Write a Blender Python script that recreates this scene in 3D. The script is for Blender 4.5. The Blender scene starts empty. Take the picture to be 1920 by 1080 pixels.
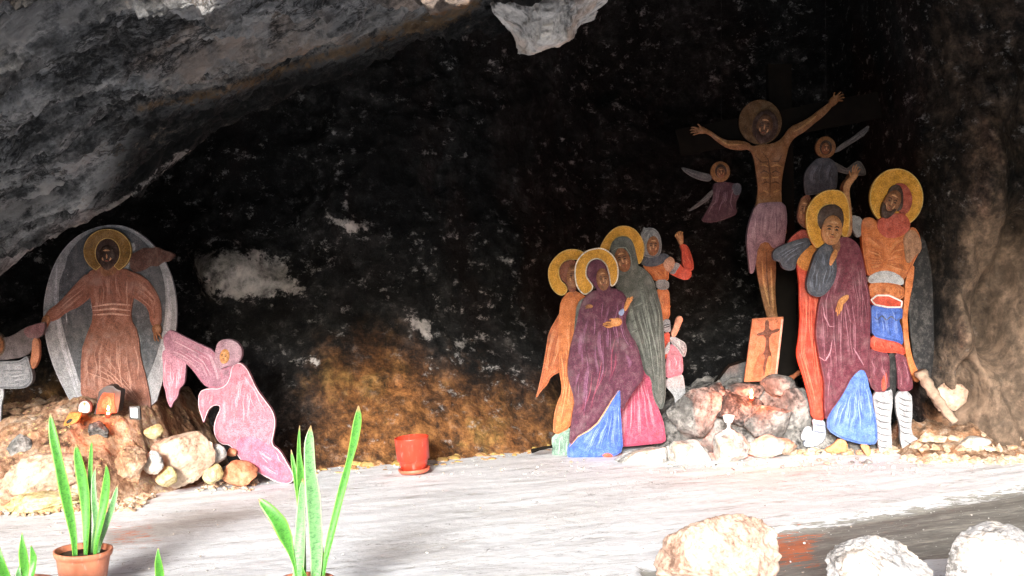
import bpy, math, random
import numpy as np
from mathutils import Vector, Matrix
from mathutils.geometry import delaunay_2d_cdt

R = math.radians
sc = bpy.context.scene
COL = sc.collection

# ------------------------------------------------------------------ camera, sky, sun, exposure
F, CX, HV, EYE = 2318.0, 960.0, 434.0, 1.6      # focal length in photo pixels, centre, horizon row, eye height
cam_d = bpy.data.cameras.new("camera")
cam = bpy.data.objects.new("camera", cam_d)
COL.objects.link(cam)
cam.location = (0, 0, EYE)
cam.rotation_euler = (R(90), 0, 0)
cam_d.sensor_width = 36
cam_d.lens = 36 * F / 1920
cam_d.shift_y = -(540 - HV) / 1920
cam_d.clip_end = 500
sc.camera = cam

SUN_EL, SUN_AZ = 17, 10         # degrees; azimuth measured from straight behind the camera towards its left
w = bpy.data.worlds.new("World")
sc.world = w
w.use_nodes = True
nt = w.node_tree
bg = nt.nodes["Background"]
sky = nt.nodes.new("ShaderNodeTexSky")
sky.sky_type = 'NISHITA'
sky.sun_disc = False
sky.sun_elevation = R(SUN_EL)
sky.sun_rotation = R(180 + SUN_AZ)
sky.air_density = 0.7
sky.dust_density = 2.5
nt.links.new(sky.outputs[0], bg.inputs[0])
bg.inputs[1].default_value = 0.08
sl = bpy.data.lights.new("sun", 'SUN')
sl.energy = 1.5
sl.angle = R(14)
sl.color = (1.0, 0.99, 0.98)
so = bpy.data.objects.new("sun", sl)
COL.objects.link(so)
so.location = (-3, -12, 14)
so.rotation_euler = (R(90 - SUN_EL), 0, -R(SUN_AZ))
sc.view_settings.view_transform = 'Standard'
sc.view_settings.look = 'None'
sc.view_settings.gamma = 1
sc.view_settings.use_curve_mapping = False
sc.view_settings.exposure = 2.85
sc.cycles.max_bounces = 8
sc.cycles.diffuse_bounces = 4

# ------------------------------------------------------------------ helpers
def pt(u, v, D):
    return Vector(((u - CX) / F * D, D, EYE + (HV - v) / F * D))

def floor_d(v):
    return EYE * F / (v - HV)

def tag(o, label=None, cat=None, group=None, kind=None):
    if label: o['label'] = label
    if cat: o['category'] = cat
    if group: o['group'] = group
    if kind: o['kind'] = kind
    return o

def empty(name, loc, label, cat, group=None):
    o = bpy.data.objects.new(name, None)
    o.empty_display_size = 0.1
    COL.objects.link(o)
    o.location = loc
    return tag(o, label, cat, group)

def mesh_obj(name, verts, faces, mat, parent=None, smooth=True, base=None):
    """verts in world space; local to the parent thing (or to base)"""
    off = Vector((0, 0, 0))
    if parent is not None:
        p = parent
        while p is not None:
            off += p.location
            p = p.parent
    elif base is not None:
        off = Vector(base)
    V = np.asarray(verts, dtype=np.float64).reshape(-1, 3) - np.array(off)
    me = bpy.data.meshes.new(name)
    me.from_pydata(V.tolist(), [], faces)
    me.update()
    if smooth:
        me.polygons.foreach_set('use_smooth', np.ones(len(me.polygons), dtype=bool))
    if mat: me.materials.append(mat)
    o = bpy.data.objects.new(name, me)
    COL.objects.link(o)
    if parent is not None: o.parent = parent
    elif base is not None: o.location = base
    return o

# vectorised gradient noise
_rs = np.random.RandomState(7)
_perm = _rs.permutation(256)
_perm = np.concatenate([_perm, _perm, _perm])
_g = _rs.normal(size=(256, 3)); _g /= np.linalg.norm(_g, axis=1)[:, None]
def pn(x, y, z):
    x, y, z = np.broadcast_arrays(np.asarray(x, float), np.asarray(y, float), np.asarray(z, float))
    xi, yi, zi = np.floor(x).astype(int), np.floor(y).astype(int), np.floor(z).astype(int)
    xf, yf, zf = x - xi, y - yi, z - zi
    f = lambda t: t * t * t * (t * (t * 6 - 15) + 10)
    a, b, c = f(xf), f(yf), f(zf)
    r = 0
    for dx in (0, 1):
        for dy in (0, 1):
            for dz in (0, 1):
                h = _perm[_perm[_perm[(xi + dx) & 255] + ((yi + dy) & 255)] + ((zi + dz) & 255)]
                g = _g[h]
                d = g[..., 0] * (xf - dx) + g[..., 1] * (yf - dy) + g[..., 2] * (zf - dz)
                r = r + d * (a if dx else 1 - a) * (b if dy else 1 - b) * (c if dz else 1 - c)
    return r
def fbm(x, y, z, s, octs=5, gain=0.5, ridged=False):
    r, amp = 0, 1.0
    for k in range(octs):
        n = pn(x * s + 17.3 * k, y * s + 5.1 * k, z * s - 9.7 * k)
        if ridged: n = 0.35 - np.abs(n) * 1.4
        r = r + amp * n
        s *= 2.03; amp *= gain
    return r

def sstep(a, b, x):
    t = np.clip((x - a) / (b - a), 0, 1)
    return t * t * (3 - 2 * t)

def poly_sd(px, py, poly):
    """signed distance to a polygon, positive inside"""
    P = np.asarray(poly, float)
    px = np.asarray(px, float); py = np.asarray(py, float)
    d2 = np.full(px.shape, 1e18); ins = np.zeros(px.shape, bool)
    n = len(P)
    for i in range(n):
        ax, ay = P[i]; bx, by = P[(i + 1) % n]
        ex, ey = bx - ax, by - ay
        L = ex * ex + ey * ey + 1e-12
        t = np.clip(((px - ax) * ex + (py - ay) * ey) / L, 0, 1)
        d2 = np.minimum(d2, (px - ax - t * ex) ** 2 + (py - ay - t * ey) ** 2)
        c = ((ay > py) != (by > py)) & (px < (bx - ax) * (py - ay) / (by - ay + 1e-12) + ax)
        ins ^= c
    return np.where(ins, 1, -1) * np.sqrt(d2)

def line_d(px, py, pts):
    d2 = np.full(np.shape(px), 1e18)
    for (ax, ay), (bx, by) in zip(pts[:-1], pts[1:]):
        ex, ey = bx - ax, by - ay
        t = np.clip(((px - ax) * ex + (py - ay) * ey) / (ex * ex + ey * ey + 1e-12), 0, 1)
        d2 = np.minimum(d2, (px - ax - t * ex) ** 2 + (py - ay - t * ey) ** 2)
    return np.sqrt(d2)

def grid_faces(nr, nc, flip=False):
    i = np.arange(nr - 1)[:, None] * nc + np.arange(nc - 1)[None, :]
    q = np.stack([i, i + 1, i + nc + 1, i + nc], -1).reshape(-1, 4)
    if flip: q = q[:, ::-1]
    return q.tolist()

def set_attr(o, name, arr):
    a = o.data.attributes.new(name, 'FLOAT', 'POINT')
    a.data.foreach_set('value', np.asarray(arr, np.float32).ravel())

# ------------------------------------------------------------------ materials
class NT:
    def __init__(s, name):
        s.m = bpy.data.materials.new(name); s.m.use_nodes = True
        s.t = s.m.node_tree
        s.b = s.t.nodes["Principled BSDF"]
        s.co = s.t.nodes.new("ShaderNodeTexCoord").outputs['Object']
    def link(s, a, b): s.t.links.new(a, b)
    def inp(s, sock, v):
        if hasattr(v, 'is_linked'): s.link(v, sock)
        else: sock.default_value = (*v, 1) if isinstance(v, tuple) and len(v) == 3 and sock.type == 'RGBA' else v
    def mapping(s, scale=(1, 1, 1), rot=(0, 0, 0), vec=None):
        n = s.t.nodes.new("ShaderNodeMapping")
        s.link(vec or s.co, n.inputs[0]); n.inputs['Scale'].default_value = scale; n.inputs['Rotation'].default_value = rot
        return n.outputs[0]
    def turned(s, rot, scale):
        """rotate first, then stretch"""
        return s.mapping(scale, vec=s.mapping((1, 1, 1), rot))
    def noise(s, scale, detail=6, rough=0.6, vec=None, dist=0):
        n = s.t.nodes.new("ShaderNodeTexNoise")
        n.inputs['Scale'].default_value = scale; n.inputs['Detail'].default_value = detail
        n.inputs['Roughness'].default_value = rough; n.inputs['Distortion'].default_value = dist
        s.link(vec or s.co, n.inputs['Vector'])
        return n.outputs['Fac']
    def voro(s, scale, feature='F1', vec=None, out='Distance'):
        n = s.t.nodes.new("ShaderNodeTexVoronoi"); n.feature = feature
        n.inputs['Scale'].default_value = scale
        s.link(vec or s.co, n.inputs['Vector'])
        return n.outputs[out]
    def ramp(s, fac, *stops):
        n = s.t.nodes.new("ShaderNodeValToRGB"); e = n.color_ramp.elements
        while len(e) < len(stops): e.new(0.5)
        for el, (p, c) in zip(e, stops):
            el.position = p
            el.color = (*c, 1) if isinstance(c, tuple) else (c, c, c, 1)
        s.inp(n.inputs[0], fac)
        return n.outputs[0]
    def mix(s, fac, a, b, mode='MIX'):
        n = s.t.nodes.new("ShaderNodeMix"); n.data_type = 'RGBA'; n.blend_type = mode
        s.inp(n.inputs[0], fac); s.inp(n.inputs[6], a); s.inp(n.inputs[7], b)
        return n.outputs[2]
    def math(s, op, a, b=0.0, clamp=False):
        n = s.t.nodes.new("ShaderNodeMath"); n.operation = op; n.use_clamp = clamp
        s.inp(n.inputs[0], a); s.inp(n.inputs[1], b)
        return n.outputs[0]
    def attr(s, name):
        n = s.t.nodes.new("ShaderNodeAttribute"); n.attribute_name = name
        return n.outputs['Fac']
    def smooth(s, x, lo, hi):
        n = s.t.nodes.new("ShaderNodeMapRange"); n.interpolation_type = 'SMOOTHSTEP'
        s.inp(n.inputs[0], x); n.inputs[1].default_value = lo; n.inputs[2].default_value = hi
        return n.outputs[0]
    def bump(s, h, dist, strength=1.0):
        n = s.t.nodes.new("ShaderNodeBump"); n.inputs['Strength'].default_value = strength
        n.inputs['Distance'].default_value = dist
        s.link(h, n.inputs['Height']); s.link(n.outputs[0], s.b.inputs['Normal'])
    def done(s, col, rough=0.8, spec=0.3):
        s.inp(s.b.inputs['Base Color'], col); s.inp(s.b.inputs['Roughness'], rough)
        s.b.inputs['Specular IOR Level'].default_value = spec
        return s.m

def sc3(c, k): return tuple(min(1, x * k) for x in c)
def lerp3(a, b, t): return tuple(x + (y - x) * t for x, y in zip(a, b))

_paint = {}
def paint_col(n, c, wear):
    a = n.noise(24, 6, 0.65, n.mapping((1, 1, 0.8)))
    g = n.noise(170, 3, 0.7)
    w_ = n.noise(7, 5, 0.6)
    col = n.ramp(a, (0.30, sc3(c, 0.5)), (0.48, c), (0.68, lerp3(sc3(c, 1.25), (0.6, 0.55, 0.5), 0.10)))
    col = n.mix(n.smooth(g, 0.35, 0.62), n.mix(0.7, col, sc3(c, 0.2)), col)
    h = n.noise(95, 4, 0.75)
    col = n.mix(n.math('MULTIPLY', n.smooth(h, 0.58, 0.70), 0.25), col, lerp3(sc3(c, 1.3), (0.6, 0.55, 0.55), 0.45))
    grey = lerp3(c, (0.33, 0.31, 0.29), 0.6)
    col = n.mix(n.math('MULTIPLY', n.smooth(w_, 0.50, 0.74), wear * 0.65), col, grey)
    return col, a, g
def paint(c, wear=0.35, rough=0.6):
    """oil paint on board: brushy mottling, fine grain and worn patches"""
    k = (c, wear)
    if k in _paint: return _paint[k]
    n = NT("paint")
    col, a, g = paint_col(n, c, wear)
    n.bump(n.math('ADD', a, g), 0.003, 0.6)
    m = n.done(col, rough, 0.25)
    m['c'] = c; m['wear'] = wear
    _paint[k] = m
    return m
def stroke(base, line, strength=0.75):
    """a brush stroke laid over a painted area: opaque in its core, feathering out into the paint below"""
    k = (base.name, line.name, strength)
    if k in _paint: return _paint[k]
    n = NT("brush_stroke")
    cb, a, g = paint_col(n, tuple(base['c']), base['wear'])
    cl = n.mix(n.smooth(g, 0.3, 0.6), sc3(tuple(line['c']), 0.6), tuple(line['c']))
    br = n.noise(60, 4, 0.7)
    f = n.smooth(n.math('ADD', n.attr("core"), n.math('MULTIPLY', n.math('SUBTRACT', br, 0.5), 1.3)), 0.15, 0.95)
    col = n.mix(n.math('MULTIPLY', f, strength), cb, cl)
    n.bump(n.math('ADD', a, g), 0.003, 0.6)
    _paint[k] = n.done(col, 0.6, 0.25)
    return _paint[k]

def plain(name, c, rough=0.6, spec=0.4, var=0.25, scale=30, metal=0.0):
    n = NT(name)
    a = n.noise(scale, 5, 0.6)
    col = n.ramp(a, (0.3, sc3(c, 1 - var)), (0.7, sc3(c, 1 + var)))
    n.bump(a, 0.002, 0.3)
    n.b.inputs['Metallic'].default_value = metal
    return n.done(col, rough, spec)

def emis(name, c, s):
    n = NT(name)
    n.b.inputs['Emission Color'].default_value = (*c, 1)
    n.b.inputs['Emission Strength'].default_value = s
    return n.done(c, 0.5)

def rock_mat(name, stops, scale=3.0, bump=0.02, fleck=None, tint=None):
    n = NT(name)
    a = n.noise(scale, 9, 0.65, dist=0.4)
    b = n.noise(scale * 7, 6, 0.7)
    f = n.math('ADD', n.math('MULTIPLY', a, 0.62), n.math('MULTIPLY', b, 0.38))
    col = n.ramp(f, *stops)
    if tint:
        t = n.noise(scale * 0.8, 5, 0.6, n.mapping((1, 1, 1), (0.5, 0.2, 1)))
        col = n.mix(n.math('MULTIPLY', n.smooth(t, 0.47, 0.66), tint[1]), col, tint[0])
    if fleck:
        t = n.noise(scale * 9, 5, 0.75)
        col = n.mix(n.smooth(t, fleck[1], fleck[1] + 0.1), col, fleck[0])
    cr = n.noise(scale * 1.6, 10, 0.7, dist=0.5)
    crv = n.math('ABSOLUTE', n.math('SUBTRACT', cr, 0.5))
    cm = n.smooth(crv, 0.0, 0.009)
    col = n.mix(n.math('MULTIPLY', n.math('SUBTRACT', 1.0, cm), 0.35), col, n.mix(1.0, col, (0.3, 0.28, 0.26), 'MULTIPLY'))
    h = n.math('ADD', n.math('MULTIPLY', b, 0.7), n.math('MULTIPLY', cm, 0.08))
    n.bump(h, bump, 0.9)
    return n.done(col, 0.85, 0.25)

# ------------------------------------------------------------------ SETTING: floor
def floor():
    def axis(lo, hi, step, far, near):
        a = np.arange(lo, hi + 1e-6, step)
        l = [lo]; s = step
        while l[-1] > far: s *= 1.35; l.append(l[-1] - s)
        h = [a[-1]]; s = step
        while h[-1] < near: s *= 1.35; h.append(h[-1] + s)
        return np.concatenate([np.array(l[1:])[::-1], a, np.array(h[1:])])
    xs = axis(-3.9, 4.5, 0.021, -60, 60); ys = axis(4.6, 9.6, 0.021, -60, 14)
    X, Y = np.meshgrid(xs, ys)
    Yc = np.maximum(Y, 1.0)
    U = X / Yc * F + CX; V = HV + EYE / Yc * F
    c, s = math.cos(R(28)), math.sin(R(28))
    A, B = X * c + Y * s, -X * s + Y * c
    Z = 0.016 * fbm(A * 0.5, B, 0, 1.2, 3) + 0.006 * fbm(A * 0.16, B, 3, 6, 5) + 0.003 * fbm(X, Y, 7, 14, 3)
    band = poly_sd(U, V, [(1180, 1120), (1200, 1060), (1250, 1046), (1415, 996), (1600, 964), (1750, 936), (1990, 894), (2300, 850), (2300, 1010), (1740, 1044), (1540, 1085), (1450, 1120)])
    near = (Y > 3.2)
    band = np.where(near, band, -100)
    Z -= 0.035 * sstep(-6, 12, band)
    Z *= sstep(-1, 4, Y)
    # unseen ground outside, raised behind and at the sides to block low skylight
    Z += 0.11 * np.maximum(-Y - 3.0, 0) * sstep(-3, -12, Y) + 0.8 * sstep(-4, -14, Y) * fbm(X, Y, 0, 0.12, 4)
    Z += 0.30 * np.maximum(np.abs(X) - 9, 0) * sstep(6, 2, Y)
    o = mesh_obj("cave_floor", np.stack([X, Y, Z], -1), grid_faces(len(ys), len(xs)), None)
    set_attr(o, "band", np.clip(band / 40, -1, 1))
    bl = poly_sd(U, V, [(180, 985), (330, 950), (480, 938), (560, 950), (500, 975), (380, 1000), (300, 1028), (180, 1050)])
    set_attr(o, "grey", np.clip(np.where(near, bl, -100) / 40, -1, 1))
    orr = np.maximum(poly_sd(U, V, [(1420, 1000), (1500, 985), (1545, 990), (1530, 1010), (1540, 1050), (1470, 1052), (1425, 1035)]),
                     poly_sd(U, V, [(205, 985), (285, 985), (290, 1015), (205, 1030)]) * 0.6)
    set_attr(o, "red", np.clip(np.where(near, orr, -100) / 25, -1, 1))
    set_attr(o, "inside", sstep(0.0, 2.0, Y) * sstep(12, 7, np.abs(X)))
    n = NT("floor_plaster")
    st = n.turned((0, 0, -R(24)), (1.3, 7.5, 1))
    a = n.noise(1.6, 8, 0.62, st, 0.3)
    b = n.noise(7, 7, 0.7, st, 0.4)
    g = n.noise(40, 5, 0.7)
    l = n.noise(1.1, 4, 0.5)
    f = n.math('ADD', n.math('MULTIPLY', a, 0.5), n.math('MULTIPLY', b, 0.5))
    col = n.ramp(f, (0.30, (0.13, 0.125, 0.12)), (0.38, (0.36, 0.35, 0.34)), (0.45, (0.585, 0.60, 0.62)), (0.6, (0.72, 0.735, 0.76)))
    col = n.mix(n.math('MULTIPLY', n.smooth(l, 0.5, 0.68), 0.3), col, (0.46, 0.44, 0.42))
    dk = n.noise(16, 8, 0.75, st, 0.5)
    col = n.mix(n.math('MULTIPLY', n.smooth(dk, 0.58, 0.68), 0.5), col, (0.22, 0.215, 0.21))
    ck = n.noise(0.9, 6, 0.6, st, 1.2)
    cl = n.math('SUBTRACT', 1.0, n.smooth(n.math('ABSOLUTE', n.math('SUBTRACT', ck, 0.5)), 0.0, 0.006))
    col = n.mix(n.math('MULTIPLY', cl, n.smooth(l, 0.42, 0.55)), col, (0.10, 0.095, 0.09))
    col = n.mix(n.math('MULTIPLY', n.smooth(g, 0.62, 0.72), 0.5), col, (0.2, 0.19, 0.18))
    nb = n.math('MULTIPLY', n.math('SUBTRACT', f, 0.5), 3.0)
    gb = n.smooth(n.math('ADD', n.attr("band"), nb), -0.05, 0.2)
    gcol = n.ramp(f, (0.34, (0.10, 0.095, 0.085)), (0.5, (0.17, 0.165, 0.15)), (0.6, (0.28, 0.27, 0.24)), (0.68, (0.5, 0.45, 0.36)))
    col = n.mix(gb, col, gcol)
    gl = n.smooth(n.math('ADD', n.attr("grey"), nb), 0.0, 0.7)
    col = n.mix(n.math('MULTIPLY', gl, 0.75), col, n.ramp(b, (0.35, (0.15, 0.13, 0.11)), (0.6, (0.32, 0.29, 0.26)), (0.7, (0.6, 0.58, 0.55))))
    rd = n.smooth(n.math('ADD', n.attr("red"), n.math('MULTIPLY', n.math('SUBTRACT', b, 0.56), 6.0)), 0.0, 0.35)
    col = n.mix(n.math('MULTIPLY', rd, 0.8), col, (0.45, 0.11, 0.035))
    wh = n.noise(55, 2, 0.5)
    col = n.mix(n.math('MULTIPLY', gb, n.smooth(wh, 0.70, 0.74)), col, (0.75, 0.75, 0.75))
    col = n.mix(n.attr("inside"), n.ramp(g, (0.4, (0.05, 0.045, 0.035)), (0.6, (0.10, 0.09, 0.07))), col)
    n.bump(n.math('ADD', b, n.math('MULTIPLY', g, 0.6)), 0.007, 0.6)
    o.data.materials.append(n.done(col, 0.75, 0.3))
    tag(o, kind="structure")
floor()

# ------------------------------------------------------------------ SETTING: cave
def cave_wall_mat():
    n = NT("sooty_rock")
    a = n.noise(1.7, 9, 0.68, dist=0.3)
    b = n.noise(11, 8, 0.75)
    c = n.noise(2.6, 7, 0.7, n.mapping((1, 1, 1), (1, 0.4, 2)))
    f = n.math('ADD', n.math('MULTIPLY', a, 0.55), n.math('MULTIPLY', b, 0.45))
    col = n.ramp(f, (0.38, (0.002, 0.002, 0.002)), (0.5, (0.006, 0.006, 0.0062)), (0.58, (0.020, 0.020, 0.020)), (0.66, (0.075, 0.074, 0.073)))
    # brown earth and ochre at the foot of the wall
    nb = n.math('MULTIPLY', n.math('SUBTRACT', n.math('ADD', n.math('MULTIPLY', c, 0.6), n.math('MULTIPLY', b, 0.4)), 0.5), 2.6)
    br = n.smooth(n.math('ADD', n.attr("brown"), n.math('MULTIPLY', nb, 0.9)), -0.35, 1.0)
    bcol = n.ramp(b, (0.36, (0.03, 0.014, 0.006)), (0.5, (0.15, 0.062, 0.019)), (0.62, (0.29, 0.13, 0.042)))
    bcol = n.mix(n.math('MULTIPLY', n.smooth(c, 0.5, 0.66), 0.45), bcol, n.ramp(b, (0.36, (0.05, 0.04, 0.012)), (0.6, (0.28, 0.19, 0.055))))
    col = n.mix(br, col, bcol)
    orr = n.smooth(n.math('ADD', n.attr("orange"), nb), 0.0, 0.9)
    col = n.mix(orr, col, n.ramp(b, (0.34, (0.14, 0.05, 0.016)), (0.62, (0.5, 0.2, 0.065))))
    # bare pale rock where the soot has fallen off
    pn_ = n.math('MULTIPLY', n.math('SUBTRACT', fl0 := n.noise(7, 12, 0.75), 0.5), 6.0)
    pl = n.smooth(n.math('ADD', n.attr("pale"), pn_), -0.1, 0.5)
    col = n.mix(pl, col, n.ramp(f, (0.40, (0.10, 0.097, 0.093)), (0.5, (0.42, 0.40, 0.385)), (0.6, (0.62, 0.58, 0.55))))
    fl = n.noise(8.5, 12, 0.78, n.mapping((1, 1, 1.3), (2, 1, 0)))
    big = n.smooth(n.noise(1.1, 3, 0.5, n.mapping((1, 1, 1), (1, 2, 0))), 0.34, 0.56)
    mid = n.noise(4.2, 12, 0.8, n.mapping((1, 1, 1), (0, 1, 2)))
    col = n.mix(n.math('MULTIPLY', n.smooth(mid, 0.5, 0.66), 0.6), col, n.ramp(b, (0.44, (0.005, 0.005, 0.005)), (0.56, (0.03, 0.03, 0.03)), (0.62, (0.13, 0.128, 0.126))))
    fm = n.math('MULTIPLY', n.smooth(fl, 0.555, 0.66), big)
    col = n.mix(fm, col, (0.30, 0.295, 0.29))
    gr = n.noise(90, 4, 0.8)
    col = n.mix(n.math('MULTIPLY', n.smooth(gr, 0.56, 0.72), 0.55), col, n.mix(1.0, n.mix(0.5, col, (0.05, 0.05, 0.05)), (2.5, 2.5, 2.5), 'MULTIPLY'))
    tn = n.smooth(n.math('ADD', n.attr("tan"), nb), -0.1, 0.9)
    col = n.mix(n.math('MULTIPLY', tn, 0.9), col, n.ramp(f, (0.36, (0.03, 0.022, 0.015)), (0.5, (0.12, 0.085, 0.06)), (0.62, (0.28, 0.19, 0.13))))
    n.bump(n.math('ADD', n.math('MULTIPLY', b, 0.8), n.math('MULTIPLY', a, 0.6)), 0.05, 0.9)
    return n.done(col, 0.9, 0.2)
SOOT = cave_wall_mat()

def base_depth(X):
    xp = [-7, -5, -3.6, -2.6, -2.0, -1.35, -0.7, -0.1, 0.25, 0.8, 1.4, 2.4, 2.85, 3.0, 3.2, 3.5, 4.0, 4.6, 5.2, 6.5]
    yp = [5.0, 8.2, 8.7, 8.75, 8.6, 8.35, 8.55, 8.95, 9.25, 9.9, 10.2, 10.1, 9.95, 9.5, 9.15, 9.0, 8.9, 8.6, 7.6, 4.8]
    return np.interp(X, xp, yp)

def cave_wall():
    xs = np.concatenate([np.linspace(-7, -4.3, 40)[:-1], np.arange(-4.3, 4.7, 0.02), np.linspace(4.7, 7, 40)[1:]])
    zs = np.arange(-0.25, 3.7, 0.02)
    X, Z = np.meshgrid(xs, zs)
    pill = sstep(2.8, 3.1, X)
    left = 1 - sstep(-2.2, -1.6, X)
    lean = np.where(Z < 1.0, Z, 1.0 + (Z - 1) * 0.35)
    k = 0.75 * (1 - pill) * (1 - 0.45 * left) + 0.03 * pill
    Y = base_depth(X + 0.12 * pn(X, Z * 1.3, 5)) + k * lean
    Y = Y - 0.5 * sstep(2.6, 3.7, Z) ** 2
    # photo-space coordinates of each point, to place the folds of the right-hand rock and the stains
    U = X / Y * F + CX; V = HV - (Z - EYE) / Y * F
    # root-like rib, hollows
    rib = line_d(U, V, [(1770, 560), (1815, 640), (1835, 760), (1858, 870)])
    Y -= 0.22 * np.exp(-(rib / 30) ** 2) * sstep(560, 660, V)
    rib2 = line_d(U, V, [(1930, 20), (1850, 200), (1800, 400), (1770, 560), (1745, 700)])
    Y -= 0.28 * np.exp(-(rib2 / 55) ** 2)
    hol = line_d(U, V, [(1800, 690), (1808, 740)])
    Y += 0.35 * np.exp(-(hol / 24) ** 2)
    hol2 = line_d(U, V, [(1935, 430), (1890, 540), (1865, 640)])
    Y += 0.45 * np.exp(-(hol2 / 45) ** 2)
    # the bare patch stands proud as a hanging fold
    palep = poly_sd(U, V, [(355, 470), (400, 478), (440, 462), (480, 472), (530, 500), (572, 540), (570, 556), (535, 552), (500, 560), (420, 565), (385, 545), (365, 510)])
    Y -= 0.16 * sstep(-22, 30, palep)
    amp = 1 - 0.45 * pill
    Y += amp * (0.20 * fbm(X, Y, Z, 0.9, 3) - 0.16 * fbm(X, Y, Z, 1.6, 6, 0.55, True)) + 0.035 * fbm(X, Y, Z, 7, 4)
    Y += 0.30 * pill * fbm(X + 0.25 * Z, 0, Z * 0.3, 2.4, 4)
    rows = [np.stack([X, Y, Z], -1)]
    # ceiling, far above the frame, coming forward to the lip of the cave and turning up outside
    last = rows[0][-1]
    prof = [(0.10, 0.10), (0.24, 0.22), (0.42, 0.34), (0.62, 0.36), (0.8, 0.24), (0.94, -0.12), (1.0, -0.30), (1.04, -0.22), (1.05, 0.3), (1.0, 1.2), (0.9, 2.5), (0.5, 4.5), (0.0, 5.2), (-0.5, 5.2), (-0.7, -4)]
    for (t, dz) in prof:
        xx = last[:, 0]
        yl = 3.3 + 0.15 * np.sin(xx * 1.3) + 0.2 * np.sin(xx * 3.1)
        yy = last[:, 1] * (1 - t) + yl * t
        zz = 3.65 + dz + 0.12 * pn(xx * 1.4, yy, 3) + np.where(t > 0.6, -0.5 * sstep(0.6, 1.0, t) * (1 if dz < 0.4 else 0), 0)
        rows.append(np.stack([xx, yy, zz], -1)[None])
    V3 = np.concatenate(rows, 0)
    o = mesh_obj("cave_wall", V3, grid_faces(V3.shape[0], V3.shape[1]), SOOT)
    U2 = V3[..., 0] / np.maximum(V3[..., 1], 1) * F + CX; V2 = HV - (V3[..., 2] - EYE) / np.maximum(V3[..., 1], 1) * F
    br = np.maximum(poly_sd(U2, V2, [(600, 900), (560, 830), (590, 720), (620, 660), (690, 640), (800, 670), (900, 720), (1040, 730), (1120, 770), (1120, 930), (700, 930)]) / 120 + 0.1,
                    poly_sd(U2, V2, [(-200, 960), (-200, 780), (30, 740), (110, 720), (160, 800), (200, 960)]) / 90)
    set_attr(o, "brown", np.clip(br, -1, 1))
    og = np.maximum(poly_sd(U2, V2, [(690, 720), (740, 665), (790, 690), (830, 740), (800, 790), (720, 770)]) / 90 - 0.15,
                    poly_sd(U2, V2, [(560, 905), (600, 868), (800, 862), (1040, 838), (1040, 905)]) / 30)
    og = np.maximum(og, poly_sd(U2, V2, [(1720, 900), (1730, 740), (1800, 770), (1830, 900)]) / 60)
    set_attr(o, "orange", np.clip(og, -1, 1))
    palep = poly_sd(U2, V2, [(355, 470), (400, 478), (440, 462), (480, 472), (530, 500), (572, 540), (570, 556), (535, 552), (500, 560), (420, 565), (385, 545), (365, 510)])
    fl = poly_sd(U2, V2, [(615, 402), (650, 405), (700, 425), (690, 440), (650, 432), (620, 415)]) / 16
    fl = np.maximum(fl, poly_sd(U2, V2, [(640, 384), (652, 386), (652, 400), (642, 398)]) / 14)
    fl = np.maximum(fl, poly_sd(U2, V2, [(765, 600), (800, 605), (800, 630), (770, 618)]) / 18)
    fl = np.maximum(fl, poly_sd(U2, V2, [(565, 668), (595, 672), (590, 684), (570, 682)]) / 18)
    fl = np.maximum(fl, poly_sd(U2, V2, [(840, 625), (885, 640), (870, 670), (845, 650)]) / 22 - 0.2)
    set_attr(o, "pale", np.clip(np.maximum(palep / 22, fl), -1, 1))
    tanp = poly_sd(U2, V2, [(1700, 960), (1720, 760), (1745, 560), (1765, 420), (1820, 330), (2300, 420), (2300, 960)]) / 120
    tanp = np.maximum(tanp, np.minimum(poly_sd(U2, V2, [(1735, 500), (1712, 300), (1735, 40), (1750, -80), (2300, -80), (2300, 500)]) / 120, 0.22))
    set_attr(o, "tan", np.clip(tanp, -1, 1))
    tag(o, kind="structure")
cave_wall()

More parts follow.
